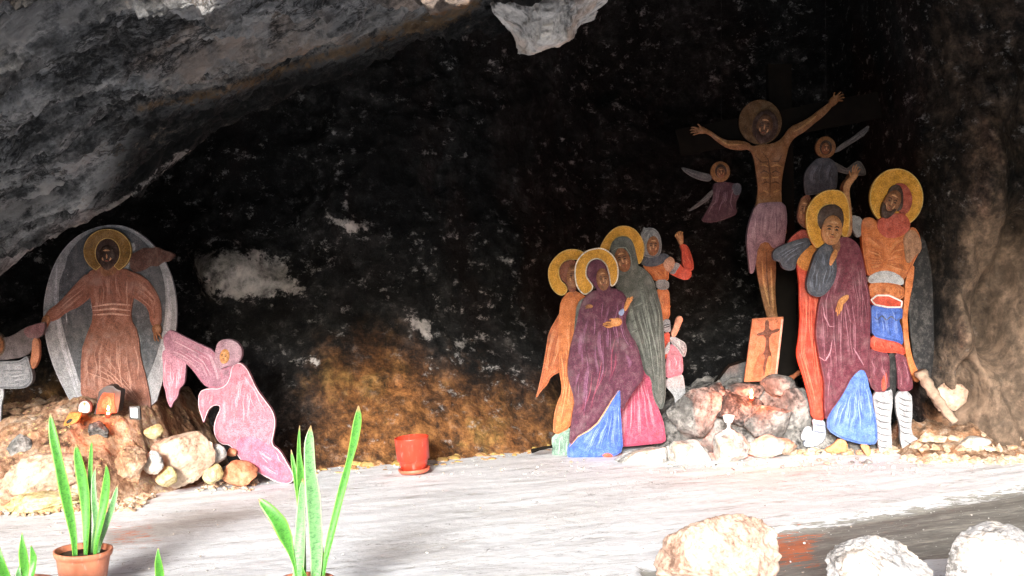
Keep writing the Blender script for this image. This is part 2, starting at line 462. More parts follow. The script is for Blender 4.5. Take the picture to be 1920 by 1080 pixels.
def overhang():
    """the low ceiling mass coming in from the upper left; its lower edge is the lip of the inner hollow"""
    eu = [-900, -300, 0, 80, 170, 240, 300, 350, 430, 520, 600, 700, 800, 900, 960, 1010, 1100, 1400, 2000]
    ev = [640, 560, 508, 440, 408, 372, 318, 280, 215, 178, 120, 72, 32, -6, -40, -60, -70, -75, -80]
    us = np.concatenate([np.linspace(-900, -40, 60)[:-1], np.arange(-40, 1010, 4.2), np.linspace(1010, 2000, 60)[1:]])
    edge_v = np.interp(us, eu, ev)
    edge_D = np.interp(us, [-900, 0, 240, 520, 900, 1200, 2000], [6.3, 6.7, 7.0, 7.2, 6.6, 5.4, 5.2])
    lip_D = np.interp(us, [-900, 0, 500, 900, 1200, 2000], [3.1, 3.1, 3.2, 3.25, 3.25, 3.2])
    rows = []
    nS = 300
    Ss = np.concatenate([np.linspace(-0.35, 0, 8)[:-1], np.linspace(0, 1, nS)])
    ez = EYE + (HV - edge_v) / F * edge_D
    ex_ = (us - CX) / F * edge_D
    lz = np.maximum(EYE + (HV + 130) / F * lip_D, np.minimum(ez + 0.12, 2.42)) + 0.2 * sstep(1000, 1200, us)
    ez = ez + 0.28 * sstep(980, 1150, us)
    lx = (us - CX) / F * lip_D * 1.6
    UE = us
    for s in Ss:
        t = max(s, 0)
        bul = 0.10 * math.sin(math.pi * t)
        x = lx * (1 - t) + ex_ * t
        y = lip_D * (1 - t) + edge_D * t
        z = lz * (1 - t ** 1.1) + ez * t ** 1.1 - bul
        if s < 0:
            y = lip_D - 0.25 * math.sin(-s * 4.4); z = lz - s * 5.0
        rows.append(np.stack([x, y, z], -1))
    A = np.array(rows)
    X, Y, Z = A[..., 0], A[..., 1], A[..., 2]
    # strata run along the edge
    q = (Ss[:, None] * 3.2 + us[None, :] * 0.0008)
    st = fbm(X * 0.35 + Z * 0.2, q * 1.7, Y * 0.3, 2.1, 5, 0.55, True)
    nz = 0.20 * st + 0.13 * fbm(X, Y, Z, 1.5, 5, 0.55) + 0.06 * fbm(X, Y, Z, 5, 5, 0.62, True) + 0.016 * fbm(X, Y, Z, 22, 4, 0.6)
    damp = sstep(-0.2, 0.05, Ss)[:, None]
    edgefix = 1 - 0.55 * sstep(0.85, 1.0, Ss)[:, None]
    Z = Z - nz * damp * edgefix
    Y = Y - 0.4 * nz * damp
    # past the edge: roll up and away into the dark
    tail = []
    for k, (dy, dz) in enumerate([(0.10, 0.05), (0.25, 0.22), (0.4, 0.5), (0.6, 0.9), (0.9, 1.4), (1.2, 2.2)]):
        r = np.stack([X[-1], Y[-1] + dy, Z[-1] + dz + 0.05 * pn(us * 0.01, k, 2)], -1)
        tail.append(r)
    V3 = np.concatenate([np.stack([X, Y, Z], -1), np.array(tail)], 0)
    o = mesh_obj("cave_ceiling", V3, grid_faces(V3.shape[0], V3.shape[1], True), None)
    U2 = V3[..., 0] / V3[..., 1] * F + CX; W2 = HV - (V3[..., 2] - EYE) / V3[..., 1] * F
    # pale band along the outer edge, rust seam under it, bare patches
    seam = [(60, 470), (170, 412), (235, 375), (300, 318), (350, 282)]
    set_attr(o, "vein", np.clip(1 - line_d(U2, W2, seam) / 16, 0, 1))
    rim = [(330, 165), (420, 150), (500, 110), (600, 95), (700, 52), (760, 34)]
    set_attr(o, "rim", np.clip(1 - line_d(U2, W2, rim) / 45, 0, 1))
    rust = [(260, 205), (350, 182), (420, 168), (560, 120), (640, 98), (700, 76), (800, 45), (890, 8)]
    set_attr(o, "rust", np.clip(1 - line_d(U2, W2, rust) / 22, 0, 1))
    pal = np.maximum(poly_sd(U2, W2, [(-60, 390), (-60, 430), (30, 415), (110, 375), (115, 345), (50, 365)]) / 20,
                     poly_sd(U2, W2, [(105, 30), (125, 12), (150, 15), (152, 45), (130, 60), (108, 50)]) / 18)
    pal = np.maximum(pal, poly_sd(U2, W2, [(330, 120), (440, 80), (455, 100), (400, 145), (330, 155)]) / 40)
    pal = np.maximum(pal, poly_sd(U2, W2, [(-40, 80), (60, 5), (110, -20), (60, 60), (-40, 150)]) / 60)
    set_attr(o, "pale", np.clip(pal, -1, 1))
    dk = poly_sd(U2, W2, [(180, 405), (260, 215), (420, 172), (520, 124), (640, 104), (760, 60), (900, 5), (960, -60), (1100, -60), (1100, 400), (300, 400)]) / 30  # darker tone on the ceiling inward of the pale outer band
    set_attr(o, "dark_zone", np.clip(dk * 0.45, -1, 1))
    n = NT("weathered_rock")
    mp = n.turned((0.0, R(27), 0), (0.8, 1.0, 2.6))
    a = n.noise(1.7, 12, 0.72, mp, 0.3)
    b = n.noise(16, 10, 0.8)
    c2 = n.noise(5, 12, 0.76, mp, 0.2)
    f = n.math('ADD', n.math('MULTIPLY', a, 0.45), n.math('ADD', n.math('MULTIPLY', b, 0.3), n.math('MULTIPLY', c2, 0.25)))
    col = n.ramp(f, (0.40, (0.012, 0.012, 0.012)), (0.455, (0.085, 0.085, 0.085)), (0.505, (0.27, 0.268, 0.267)), (0.56, (0.60, 0.59, 0.59)))
    nb = n.math('MULTIPLY', n.math('SUBTRACT', f, 0.5), 7.0)
    fk = n.noise(22, 8, 0.8)
    ck = n.math('ABSOLUTE', n.math('SUBTRACT', n.noise(1.5, 10, 0.72, mp, 0.6), 0.5))
    col = n.mix(n.math('MULTIPLY', n.math('SUBTRACT', 1.0, n.smooth(ck, 0.0, 0.03)), 0.85), col, (0.008, 0.008, 0.008))
    col = n.mix(n.math('MULTIPLY', n.smooth(fk, 0.60, 0.66), n.smooth(a, 0.45, 0.55)), col, (0.5, 0.49, 0.48))
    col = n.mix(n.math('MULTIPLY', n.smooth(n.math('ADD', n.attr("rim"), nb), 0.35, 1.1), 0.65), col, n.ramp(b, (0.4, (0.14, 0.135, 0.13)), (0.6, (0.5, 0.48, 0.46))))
    so_ = n.smooth(n.math('ADD', n.attr("dark_zone"), n.math('MULTIPLY', nb, 0.8)), -0.25, 0.45)
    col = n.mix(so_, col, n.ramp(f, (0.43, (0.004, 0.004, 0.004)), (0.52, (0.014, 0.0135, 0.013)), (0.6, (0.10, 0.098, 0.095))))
    ru = n.smooth(n.math('ADD', n.attr("rust"), nb), 0.3, 1.0)
    col = n.mix(n.math('MULTIPLY', ru, 0.75), col, n.ramp(b, (0.35, (0.08, 0.045, 0.015)), (0.62, (0.34, 0.2, 0.09))))
    pl = n.smooth(n.math('ADD', n.attr("pale"), n.math('ADD', 0.15, nb)), -0.1, 0.5)
    col = n.mix(pl, col, n.ramp(f, (0.38, (0.2, 0.19, 0.18)), (0.55, (0.5, 0.48, 0.47)), (0.65, (0.62, 0.58, 0.55))))
    ve = n.smooth(n.math('ADD', n.attr("vein"), nb), 0.55, 0.95)
    col = n.mix(ve, col, n.ramp(b, (0.4, (0.2, 0.19, 0.18)), (0.6, (0.5, 0.48, 0.46))))
    br = n.noise(1.3, 6, 0.6, n.mapping((1, 1, 1), (2, 0, 1)))
    col = n.mix(n.math('MULTIPLY', n.smooth(br, 0.55, 0.7), 0.5), col, n.mix(1.0, col, (1.5, 0.95, 0.6), 'MULTIPLY'))
    n.bump(n.math('ADD', n.math('MULTIPLY', b, 0.8), n.math('ADD', c2, n.math('ADD', n.math('MULTIPLY', a, 0.6), n.math('MULTIPLY', n.smooth(ck, 0.0, 0.05), 0.3)))), 0.16, 1.0)
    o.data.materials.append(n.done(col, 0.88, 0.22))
    tag(o, kind="structure")
overhang()

def side_rock(name, path, h0, seed):
    """rock flank closing the cave at the side: path of (x, y) on the ground"""
    P = np.array(path, float)
    seg = np.r_[0, np.cumsum(np.linalg.norm(np.diff(P, axis=0), axis=1))]
    t = np.linspace(0, seg[-1], 120)
    x = np.interp(t, seg, P[:, 0]); y = np.interp(t, seg, P[:, 1])
    z = np.linspace(-0.3, h0, 90)
    X = np.repeat(x[None], len(z), 0); Y = np.repeat(y[None], len(z), 0); Z = np.repeat(z[:, None], len(t), 1)
    d = 0.35 * fbm(X, Y, Z, 0.8, 5) + 0.2 * fbm(X, Y, Z, 1.7, 4, 0.5, True)
    X = X + d * seed; Y = Y + 0.5 * d
    o = mesh_obj(name, np.stack([X, Y, Z], -1), grid_faces(len(z), len(t)), ROCKGREY)
    tag(o, kind="structure")
ROCKGREY = rock_mat("grey_rock", [(0.36, (0.05, 0.05, 0.048)), (0.5, (0.15, 0.145, 0.14)), (0.64, (0.36, 0.34, 0.32))], 1.6, 0.05)
side_rock("cave_side", [(-5.6, 9.5), (-4.7, 8.2), (-4.3, 6.6), (-4.2, 5.2), (-5.0, 4.0), (-8, 3.2), (-16, 3)], 6.0, 1)
side_rock("cave_side", [(6.5, 9.5), (5.2, 8.2), (4.6, 6.6), (4.6, 5.2), (5.4, 4.0), (8, 3.2), (16, 3)], 6.0, -1)

# ------------------------------------------------------------------ stones
_ico = {}
def ico(sub):
    if sub in _ico: return _ico[sub]
    import bmesh
    bm = bmesh.new(); bmesh.ops.create_icosphere(bm, subdivisions=sub, radius=1)
    V = np.array([v.co[:] for v in bm.verts]); Fc = [[v.index for v in f.verts] for f in bm.faces]
    bm.free(); _ico[sub] = (V, Fc); return _ico[sub]

def stone_mesh(hw, hd, hh, seed, ang=0.5, rough=0.09, sub=5, rot=0.0):
    V, Fc = ico(sub)
    rs = np.random.RandomState(seed)
    P = V.copy()
    for k in range(int(16 * ang) + 4):                 # flatten by random cutting planes
        nrm = rs.normal(size=3); nrm /= np.linalg.norm(nrm)
        d = rs.uniform(0.5, 0.88)
        e = P @ nrm - d
        P = P - np.outer(np.maximum(e, 0) * 0.88, nrm)
    o = rs.uniform(-50, 50, 3)
    n = rough * (1.3 * fbm(P[:, 0] + o[0], P[:, 1] + o[1], P[:, 2] + o[2], 1.3, 3) + 0.7 * fbm(P[:, 0] + o[0], P[:, 1], P[:, 2], 4, 4, 0.55, True))
    P = P * (1 + n[:, None] * 1.6)
    P *= np.array([hw, hd, hh])
    c, s = math.cos(rot), math.sin(rot)
    x, z = P[:, 0] * c - P[:, 2] * s, P[:, 0] * s + P[:, 2] * c
    P[:, 0], P[:, 2] = x, z
    return P, Fc

def stone(name, label, u, v, hw, hh, D, mat, seed, ang=0.5, deep=0.8, rough=0.09, rot=0.0, group=None, cat="stone", sub=4):
    c = pt(u, v, D)
    k = D / F
    P, Fc = stone_mesh(hw * k, hw * k * deep, hh * k, seed, ang, rough, sub, rot)
    o = mesh_obj(name, P + np.array(c), Fc, mat, base=c)
    return tag(o, label, cat, group)

# hanging rock at the lip
M_PALE = rock_mat("pale_limestone", [(0.40, (0.10, 0.097, 0.094)), (0.48, (0.36, 0.345, 0.33)), (0.58, (0.56, 0.53, 0.5))], 7, 0.035, tint=((0.46, 0.31, 0.22), 0.55))
def hanging_rock():
    D = 3.95; k = D / F
    P, Fc = stone_mesh(1, 1, 1, 11, 0.75, 0.11, 6)
    z = P[:, 2]
    # outline of the tongue: half-widths left and right against height (photo rows)
    rows = np.array([-330, -120, 0, 25, 55, 80, 96, 106])
    lef = np.array([900, 880, 905, 918, 945, 955, 962, 975.])
    rig = np.array([1210, 1200, 1142, 1130, 1105, 1088, 1065, 1035.])
    row = np.interp(z, [-1.0, -0.8, -0.55, -0.3, 0.1, 0.4, 0.7, 1.0], rows[::-1])
    L = np.interp(row, rows, lef); Rr = np.interp(row, rows, rig)
    rxy = np.sqrt(np.clip(1 - z ** 2, 0.02, 1))
    mid = (L + Rr) / 2; half = (Rr - L) / 2 * 1.2
    u = mid + half * np.clip(P[:, 0] / rxy, -1.15, 1.15)
    y = D + 0.22 * P[:, 1]
    X = (u - CX) * k; Z = EYE + (HV - row) * k
    n = 0.05 * fbm(X, y, Z, 5, 5, 0.55, True) + 0.03 * fbm(X, y, Z, 3, 3)
    y = y - n * 1.3; X = X + n * 0.35 * np.sign(P[:, 0]); Z = Z + 0.3 * n
    o = mesh_obj("hanging_rock", np.stack([X, y, Z], -1), Fc, M_PALE, base=(0.1, D, 2.4))
    tag(o, "pale jagged rock hanging from the cave roof at the top of the picture", "rock")
hanging_rock()

M_MOUND = rock_mat("ochre_earth", [(0.40, (0.035, 0.02, 0.013)), (0.455, (0.19, 0.10, 0.06)), (0.52, (0.33, 0.205, 0.13)), (0.6, (0.46, 0.37, 0.29))], 4.5, 0.04, tint=((0.45, 0.22, 0.11), 0.5), fleck=((0.54, 0.47, 0.2), 0.57))
M_GREY = rock_mat("grey_boulder", [(0.41, (0.035, 0.034, 0.033)), (0.475, (0.17, 0.165, 0.155)), (0.58, (0.38, 0.365, 0.345))], 5, 0.03, tint=((0.07, 0.068, 0.065), 0.75))
M_PINK = rock_mat("peach_stone", [(0.41, (0.17, 0.10, 0.07)), (0.48, (0.37, 0.25, 0.19)), (0.6, (0.46, 0.35, 0.285))], 6, 0.02, tint=((0.62, 0.5, 0.4), 0.6))
M_SOOTY = rock_mat("sooty_boulder", [(0.41, (0.012, 0.012, 0.012)), (0.5, (0.06, 0.058, 0.056)), (0.6, (0.24, 0.23, 0.22))], 6, 0.03)
M_PEACH = rock_mat("peach_slab", [(0.41, (0.17, 0.10, 0.065)), (0.48, (0.38, 0.25, 0.175)), (0.6, (0.46, 0.34, 0.265))], 6, 0.02, tint=((0.66, 0.54, 0.42), 0.6))
M_WHITE = rock_mat("white_stone", [(0.41, (0.10, 0.095, 0.09)), (0.47, (0.31, 0.30, 0.295)), (0.58, (0.42, 0.415, 0.41))], 6, 0.02, tint=((0.7, 0.58, 0.47), 0.5))
M_YEL = rock_mat("yellow_stone", [(0.40, (0.2, 0.13, 0.05)), (0.48, (0.42, 0.33, 0.15)), (0.58, (0.52, 0.46, 0.29))], 7, 0.015)
M_RUST = rock_mat("rust_stone", [(0.40, (0.22, 0.07, 0.032)), (0.48, (0.42, 0.16, 0.08)), (0.6, (0.5, 0.26, 0.16))], 7, 0.015)
M_SLAB = rock_mat("plastered_stone", [(0.40, (0.13, 0.125, 0.118)), (0.47, (0.36, 0.35, 0.33)), (0.58, (0.54, 0.53, 0.51))], 6, 0.02, tint=((0.6, 0.42, 0.27), 0.5))

def mound(name, x0, x1, y0, y1, hfun, mat, seed, step=0.016, amp=1.0):
    xs = np.arange(x0, x1, step); ys = np.arange(y0, y1, step)
    X, Y = np.meshgrid(xs, ys)
    H = hfun(X, Y)
    m = sstep(0.0, 0.16, H)
    Z = H + m * amp * (0.09 * fbm(X + seed, Y, 0, 2.6, 4, 0.55, True) + 0.05 * fbm(X, Y + seed, 1, 6, 4, 0.6, True) + 0.018 * fbm(X, Y, seed, 19, 3)) 
    Z = np.where(H < 0.01, np.minimum(Z, -0.06), Z - 0.02)
    o = mesh_obj(name, np.stack([X, Y, Z], -1), grid_faces(len(ys), len(xs)), mat)
    tag(o, kind="structure")

def h_left(X, Y):
    top = np.interp(X, [-4.2, -3.7, -3.25, -3.0, -2.75, -2.5, -2.3, -2.12, -1.95], [0.25, 0.3, 0.36, 0.44, 0.50, 0.50, 0.44, 0.2, 0.0])
    yf = np.interp(X, [-4.2, -3.2, -2.75, -2.45, -2.2, -1.9], [7.1, 7.12, 7.1, 7.15, 7.5, 7.8])
    r = np.clip((Y - yf) / 0.62, 0, 1)
    return top * (1 - (1 - r) ** 1.7)
mound("left_mound", -4.3, -1.9, 6.95, 9.0, h_left, M_MOUND, 3.1)
def h_right(X, Y):
    top = np.interp(X, [1.02, 1.12, 1.3, 1.6, 2.0, 2.2, 2.45, 2.8], [0.0, 0.18, 0.33, 0.42, 0.43, 0.36, 0.2, 0.02])
    r = np.clip((Y - 8.92) / 0.35, 0, 1)
    return top * (1 - (1 - r) ** 1.6) * (1 - sstep(9.75, 10.2, Y) * 0.3)
mound("right_mound", 1.0, 2.9, 8.8, 10.3, h_right, M_GREY, 8.3)

G1 = "stones at the foot of the left mound"
stone("boulder", "large flat peach coloured slab leaning on the left mound", 341, 856, 62, 58, 7.55, M_PEACH, 21, 0.7, 0.45, 0.07, 0.25, G1, sub=5)
stone("stone", "small round buff stone on top of the big peach slab", 288, 808, 18, 15, 7.62, M_YEL, 22, 0.2, 0.9, 0.06, 0, G1)
stone("stone", "pale grey oval stone between the peach slab and the pink kneeling figure", 404, 855, 21, 23, 7.66, M_SLAB, 23, 0.3, 0.8, 0.05, -0.4, G1)
stone("stone", "yellow rounded stone below the pale oval stone", 400, 888, 22, 21, 7.6, M_YEL, 24, 0.3, 0.8, 0.07, 0, G1)
stone("stone", "rust red stone under the pink kneeling figure", 450, 888, 38, 24, 7.72, M_RUST, 25, 0.5, 0.7, 0.08, -0.1, G1)
stone("stone", "pale yellow stone in front of the peach slab's left corner", 313, 893, 22, 19, 7.42, M_YEL, 26, 0.3, 0.8, 0.06, 0, G1)
stone("stone", "small rust stone wedged under the pink figure's knee", 436, 848, 14, 9, 7.78, M_RUST, 27, 0.5, 0.8, 0.08, 0, G1)
stone("stone", "lumpy brown stone half buried in the mound left of the peach slab", 245, 872, 34, 32, 7.3, M_MOUND, 28, 0.4, 0.7, 0.14, 0.3, G1, sub=5)
stone("boulder", "tall grey and white rock standing at the left edge of the mound", 34, 838, 22, 36, 7.4, M_GREY, 29, 0.6, 0.8, 0.08, -0.55, G1, sub=5)
stone("boulder", "broad peach boulder lying low at the left border of the picture", 75, 896, 84, 42, 7.22, M_PEACH, 30, 0.6, 0.5, 0.09, 0.2, G1, sub=5)
stone("stone", "flat yellowish stone under the broad peach boulder", 60, 946, 84, 22, 7.16, M_YEL, 31, 0.3, 0.7, 0.16, 0.12, G1, sub=5)
stone("stone", "dark sooty stone in the middle of the left mound below the candle", 186, 806, 24, 18, 7.5, M_SOOTY, 32, 0.5, 0.6, 0.14, 0, G1)
stone("stone", "pale sandy stone between the yellow stones and the mound", 285, 870, 22, 24, 7.36, M_SLAB, 33, 0.5, 0.7, 0.1, 0, G1)
G2 = "boulders of the right hand rock pile"
stone("boulder", "big grey boulder at the left end of the right rock pile", 1300, 774, 62, 50, 8.98, M_GREY, 41, 0.5, 0.7, 0.1, 0.1, G2, sub=5)
stone("boulder", "sooty boulder directly behind the white chalice", 1385, 766, 60, 40, 9.02, M_SOOTY, 42, 0.5, 0.5, 0.11, 0, G2, sub=5)
stone("boulder", "round grey boulder right of the white chalice", 1442, 786, 48, 38, 8.92, M_GREY, 43, 0.3, 0.7, 0.09, 0, G2, sub=5)
stone("boulder", "pale boulder touching the red robed figure's shin", 1482, 772, 42, 52, 9.06, M_GREY, 44, 0.5, 0.7, 0.09, 0.1, G2, sub=5)
stone("boulder", "small grey boulder at the foot of the leaning crucifix picture", 1458, 724, 34, 20, 9.1, M_GREY, 45, 0.4, 0.7, 0.1, 0, G2)
stone("boulder", "flat stone lit orange beside the candle flame", 1390, 734, 44, 21, 9.08, M_GREY, 46, 0.5, 0.6, 0.1, 0, G2)
stone("boulder", "small dark boulder at the upper left of the right rock pile", 1344, 737, 25, 19, 9.06, M_SOOTY, 47, 0.4, 0.7, 0.1, 0, G2)
G3 = "pale plastered stones along the step"
stone("stone", "low plastered stone at the hem of the pink dress", 1215, 862, 62, 32, 8.62, M_SLAB, 51, 0.6, 0.7, 0.08, 0.05, G3, sub=5)
stone("stone", "square plastered stone under the big grey boulder", 1292, 856, 48, 34, 8.6, M_SLAB, 52, 0.7, 0.7, 0.08, 0, G3, sub=5)
stone("stone", "plastered stone with a dark cleft below the chalice", 1368, 846, 46, 34, 8.62, M_SLAB, 53, 0.7, 0.7, 0.08, -0.15, G3, sub=5)
stone("stone", "low tawny stone below the round grey boulder", 1432, 836, 40, 22, 8.72, M_SLAB, 54, 0.7, 0.7, 0.08, -0.1, G3, sub=5)
stone("stone", "tawny flat stone left of the red figure's pale boot", 1468, 834, 34, 17, 8.8, M_PEACH, 55, 0.7, 0.6, 0.08, -0.08, G3, sub=5)
stone("stone", "pale cream stone against the right wall behind a dead branch", 1772, 745, 42, 30, 8.98, M_PEACH, 56, 0.6, 0.5, 0.08, 0.05, sub=5)
stone("stone", "flat cream stone lying on rubble behind the soldier's boot", 1820, 836, 40, 17, 8.84, M_SLAB, 57, 0.6, 0.8, 0.08, 0.05)
stone("boulder", "large peach boulder at the bottom edge of the floor", 1352, 1050, 112, 100, 5.0, M_PINK, 66, 0.2, 0.7, 0.09, 0.12, sub=6)
stone("boulder", "white boulder at the bottom between the peach and corner rocks", 1640, 1080, 102, 68, 5.0, M_WHITE, 62, 0.4, 0.7, 0.09, 0.0, sub=6)
stone("boulder", "white boulder in the bottom right corner", 1862, 1062, 114, 78, 4.95, M_WHITE, 63, 0.4, 0.7, 0.09, -0.1, sub=6)

def h_bank(X, Y):
    r = np.clip((Y - 8.62 - 0.05 * np.sin(X * 9)) / 0.42, 0, 1)
    return 0.15 * r * sstep(2.72, 2.95, X) * sstep(4.2, 3.8, X)
M_BANK = rock_mat("rubble_bank", [(0.40, (0.06, 0.035, 0.02)), (0.47, (0.17, 0.10, 0.06)), (0.54, (0.30, 0.20, 0.13)), (0.6, (0.46, 0.38, 0.31))], 8, 0.03, tint=((0.42, 0.19, 0.08), 0.5))
mound("rubble_bank", 2.65, 4.3, 8.5, 9.4, h_bank, M_BANK, 5.7)
def pebbles(name, regions, mats_, seed):
    V, Fc = ico(1)
    rs = np.random.RandomState(seed)
    vs, fs = [], []
    for (x0, x1, y0, y1, n, smin, smax, zf) in regions:
        for _ in range(n):
            x, y = rs.uniform(x0, x1), rs.uniform(y0, y1)
            s = rs.uniform(smin, smax) ** 1
            P = V * (1 + 0.25 * rs.normal(size=(len(V), 1))) * np.array([s * rs.uniform(.8, 1.5), s, s * rs.uniform(.5, .9)])
            a = rs.uniform(0, 6.28); c_, s_ = math.cos(a), math.sin(a)
            P = np.stack([P[:, 0] * c_ - P[:, 1] * s_, P[:, 0] * s_ + P[:, 1] * c_, P[:, 2]], -1)
            b = len(vs) * len(V)
            vs.append(P + np.array([x, y, zf + s * 0.35])); fs += [[i + b for i in f] for f in Fc]
    o = mesh_obj(name, np.concatenate(vs), fs, mats_, smooth=False)
    tag(o, kind="stuff")
M_PEB = rock_mat("rubble", [(0.36, (0.25, 0.14, 0.08)), (0.5, (0.5, 0.38, 0.27)), (0.64, (0.66, 0.6, 0.53))], 14, 0.01, tint=((0.5, 0.2, 0.07), 0.6))
M_PEBY = rock_mat("ochre_clods", [(0.36, (0.12, 0.06, 0.025)), (0.5, (0.36, 0.19, 0.08)), (0.64, (0.5, 0.34, 0.16))], 9, 0.01, tint=((0.3, 0.26, 0.05), 0.6))
pebbles("rubble", [(2.75, 3.9, 8.5, 8.75, 240, .01, .035, 0), (2.85, 3.8, 8.72, 8.86, 40, .02, .04, .05), (2.9, 3.7, 8.85, 9.0, 24, .02, .05, .1), (2.0, 2.8, 8.85, 9.15, 160, .01, .035, 0)], M_PEB, 5)
pebbles("gravel", [(-2.75, -2.15, 7.05, 7.45, 260, .008, .03, 0), (-3.9, -2.6, 6.95, 7.2, 150, .006, .02, 0), (-1.95, -1.6, 7.6, 7.9, 60, .008, .02, 0)], M_PEB, 6)
pebbles("floor_grit", [(-2.6, 4.0, 5.4, 8.6, 300, .002, .007, 0.003), (-1.5, 3.2, 8.1, 8.7, 140, .003, .012, 0.003), (0.8, 2.8, 8.35, 8.7, 110, .004, .02, 0.0), (0.4, 2.6, 4.7, 5.3, 90, .003, .014, 0.0)], M_SLAB, 14)
def clods():
    V, Fc = ico(2); rs = np.random.RandomState(9); vs, fs = [], []
    for i in range(120):
        x = rs.uniform(-1.55, 0.3); yb = float(base_depth(np.array(x)))
        y = yb - 0.10 + rs.uniform(-0.16, 0.2) ; s = rs.uniform(0.006, 0.034) * (1.2 if y > yb - 0.1 else .6)
        P = V * (1 + 0.12 * rs.normal(size=(len(V), 1))) * np.array([s * rs.uniform(.9, 1.9), s, s * rs.uniform(.5, .8)])
        b = len(vs) * len(V)
        vs.append(P + np.array([x, y, s * .2])); fs += [[k + b for k in f] for f in Fc]
    tag(mesh_obj("earth_clods", np.concatenate(vs), fs, M_PEBY), kind="stuff")
clods()

# ------------------------------------------------------------------ relief panels (the painted cut-out figures)
CR = {'px': (0, 0, 1), 'C3': (980, 400, 2.25), 'B3': (990, 620, 4.32), 'C6': (1000, 400, 4.5), 'C7': (1440, 300, 3.375), 'B4': (1450, 590, 3.858),
      'CR': (1260, 160, 3.858), 'C5': (1240, 160, 2.25), 'L5': (60, 400, 2.7), 'PK': (290, 600, 3.375), 'LF': (0, 560, 4.5), 'SH': (100, 700, 7.7125),
      'S7': (1190, 400, 4.5), 'RK': (1220, 560, 3.175), 'P1': (80, 740, 3.175), 'P2': (480, 740, 3.176), 'P3': (0, 700, 2.8417)}
def P(*a):
    out = []
    for k, pts in zip(a[::2], a[1::2]):
        ox, oy, s = CR[k]
        out += [(ox + x / s, oy + y / s) for x, y in pts]
    return out

def ell(cr, cx, cy, rx, ry, a0=0, a1=360, n=40, rot=0):
    c, s = math.cos(R(rot)), math.sin(R(rot)); o = []
    for i in range(n + (0 if a1 - a0 == 360 else 1)):
        t = R(a0 + (a1 - a0) * i / n)
        x, y = rx * math.cos(t), ry * math.sin(t)
        o.append((cx + x * c - y * s, cy + x * s + y * c))
    return P(cr, o)

def ring(cr, cx, cy, ro, ri, gap=None, rot=0, ic=None):
    """annulus polygon with an opening (angles of the gap, clockwise from +x in photo axes)"""
    g0, g1 = gap or (88, 92)
    a = ell(cr, cx, cy, ro[0], ro[1], g1, g0 + 360, 64, rot)
    ix, iy = ic or (cx, cy)
    b = ell(cr, ix, iy, ri[0], ri[1], g1, g0 + 360, 64, rot)
    return a + b[::-1]

def chaikin(p, it):
    for _ in range(it):
        q = []
        for i in range(len(p)):
            a, b = p[i], p[(i + 1) % len(p)]
            q.append((a[0] * .75 + b[0] * .25, a[1] * .75 + b[1] * .25)); q.append((a[0] * .25 + b[0] * .75, a[1] * .25 + b[1] * .75))
        p = q
    return p

def resample(p, step, closed=True):
    A = np.array(p, float)
    if closed: A = np.vstack([A, A[:1]])
    seg = np.r_[0, np.cumsum(np.linalg.norm(np.diff(A, axis=0), axis=1))]
    n = max(int(seg[-1] / step), 6 if closed else 3)
    t = np.linspace(0, seg[-1], n + 1)
    q = np.stack([np.interp(t, seg, A[:, 0]), np.interp(t, seg, A[:, 1])], -1)
    return q[:-1] if closed else q

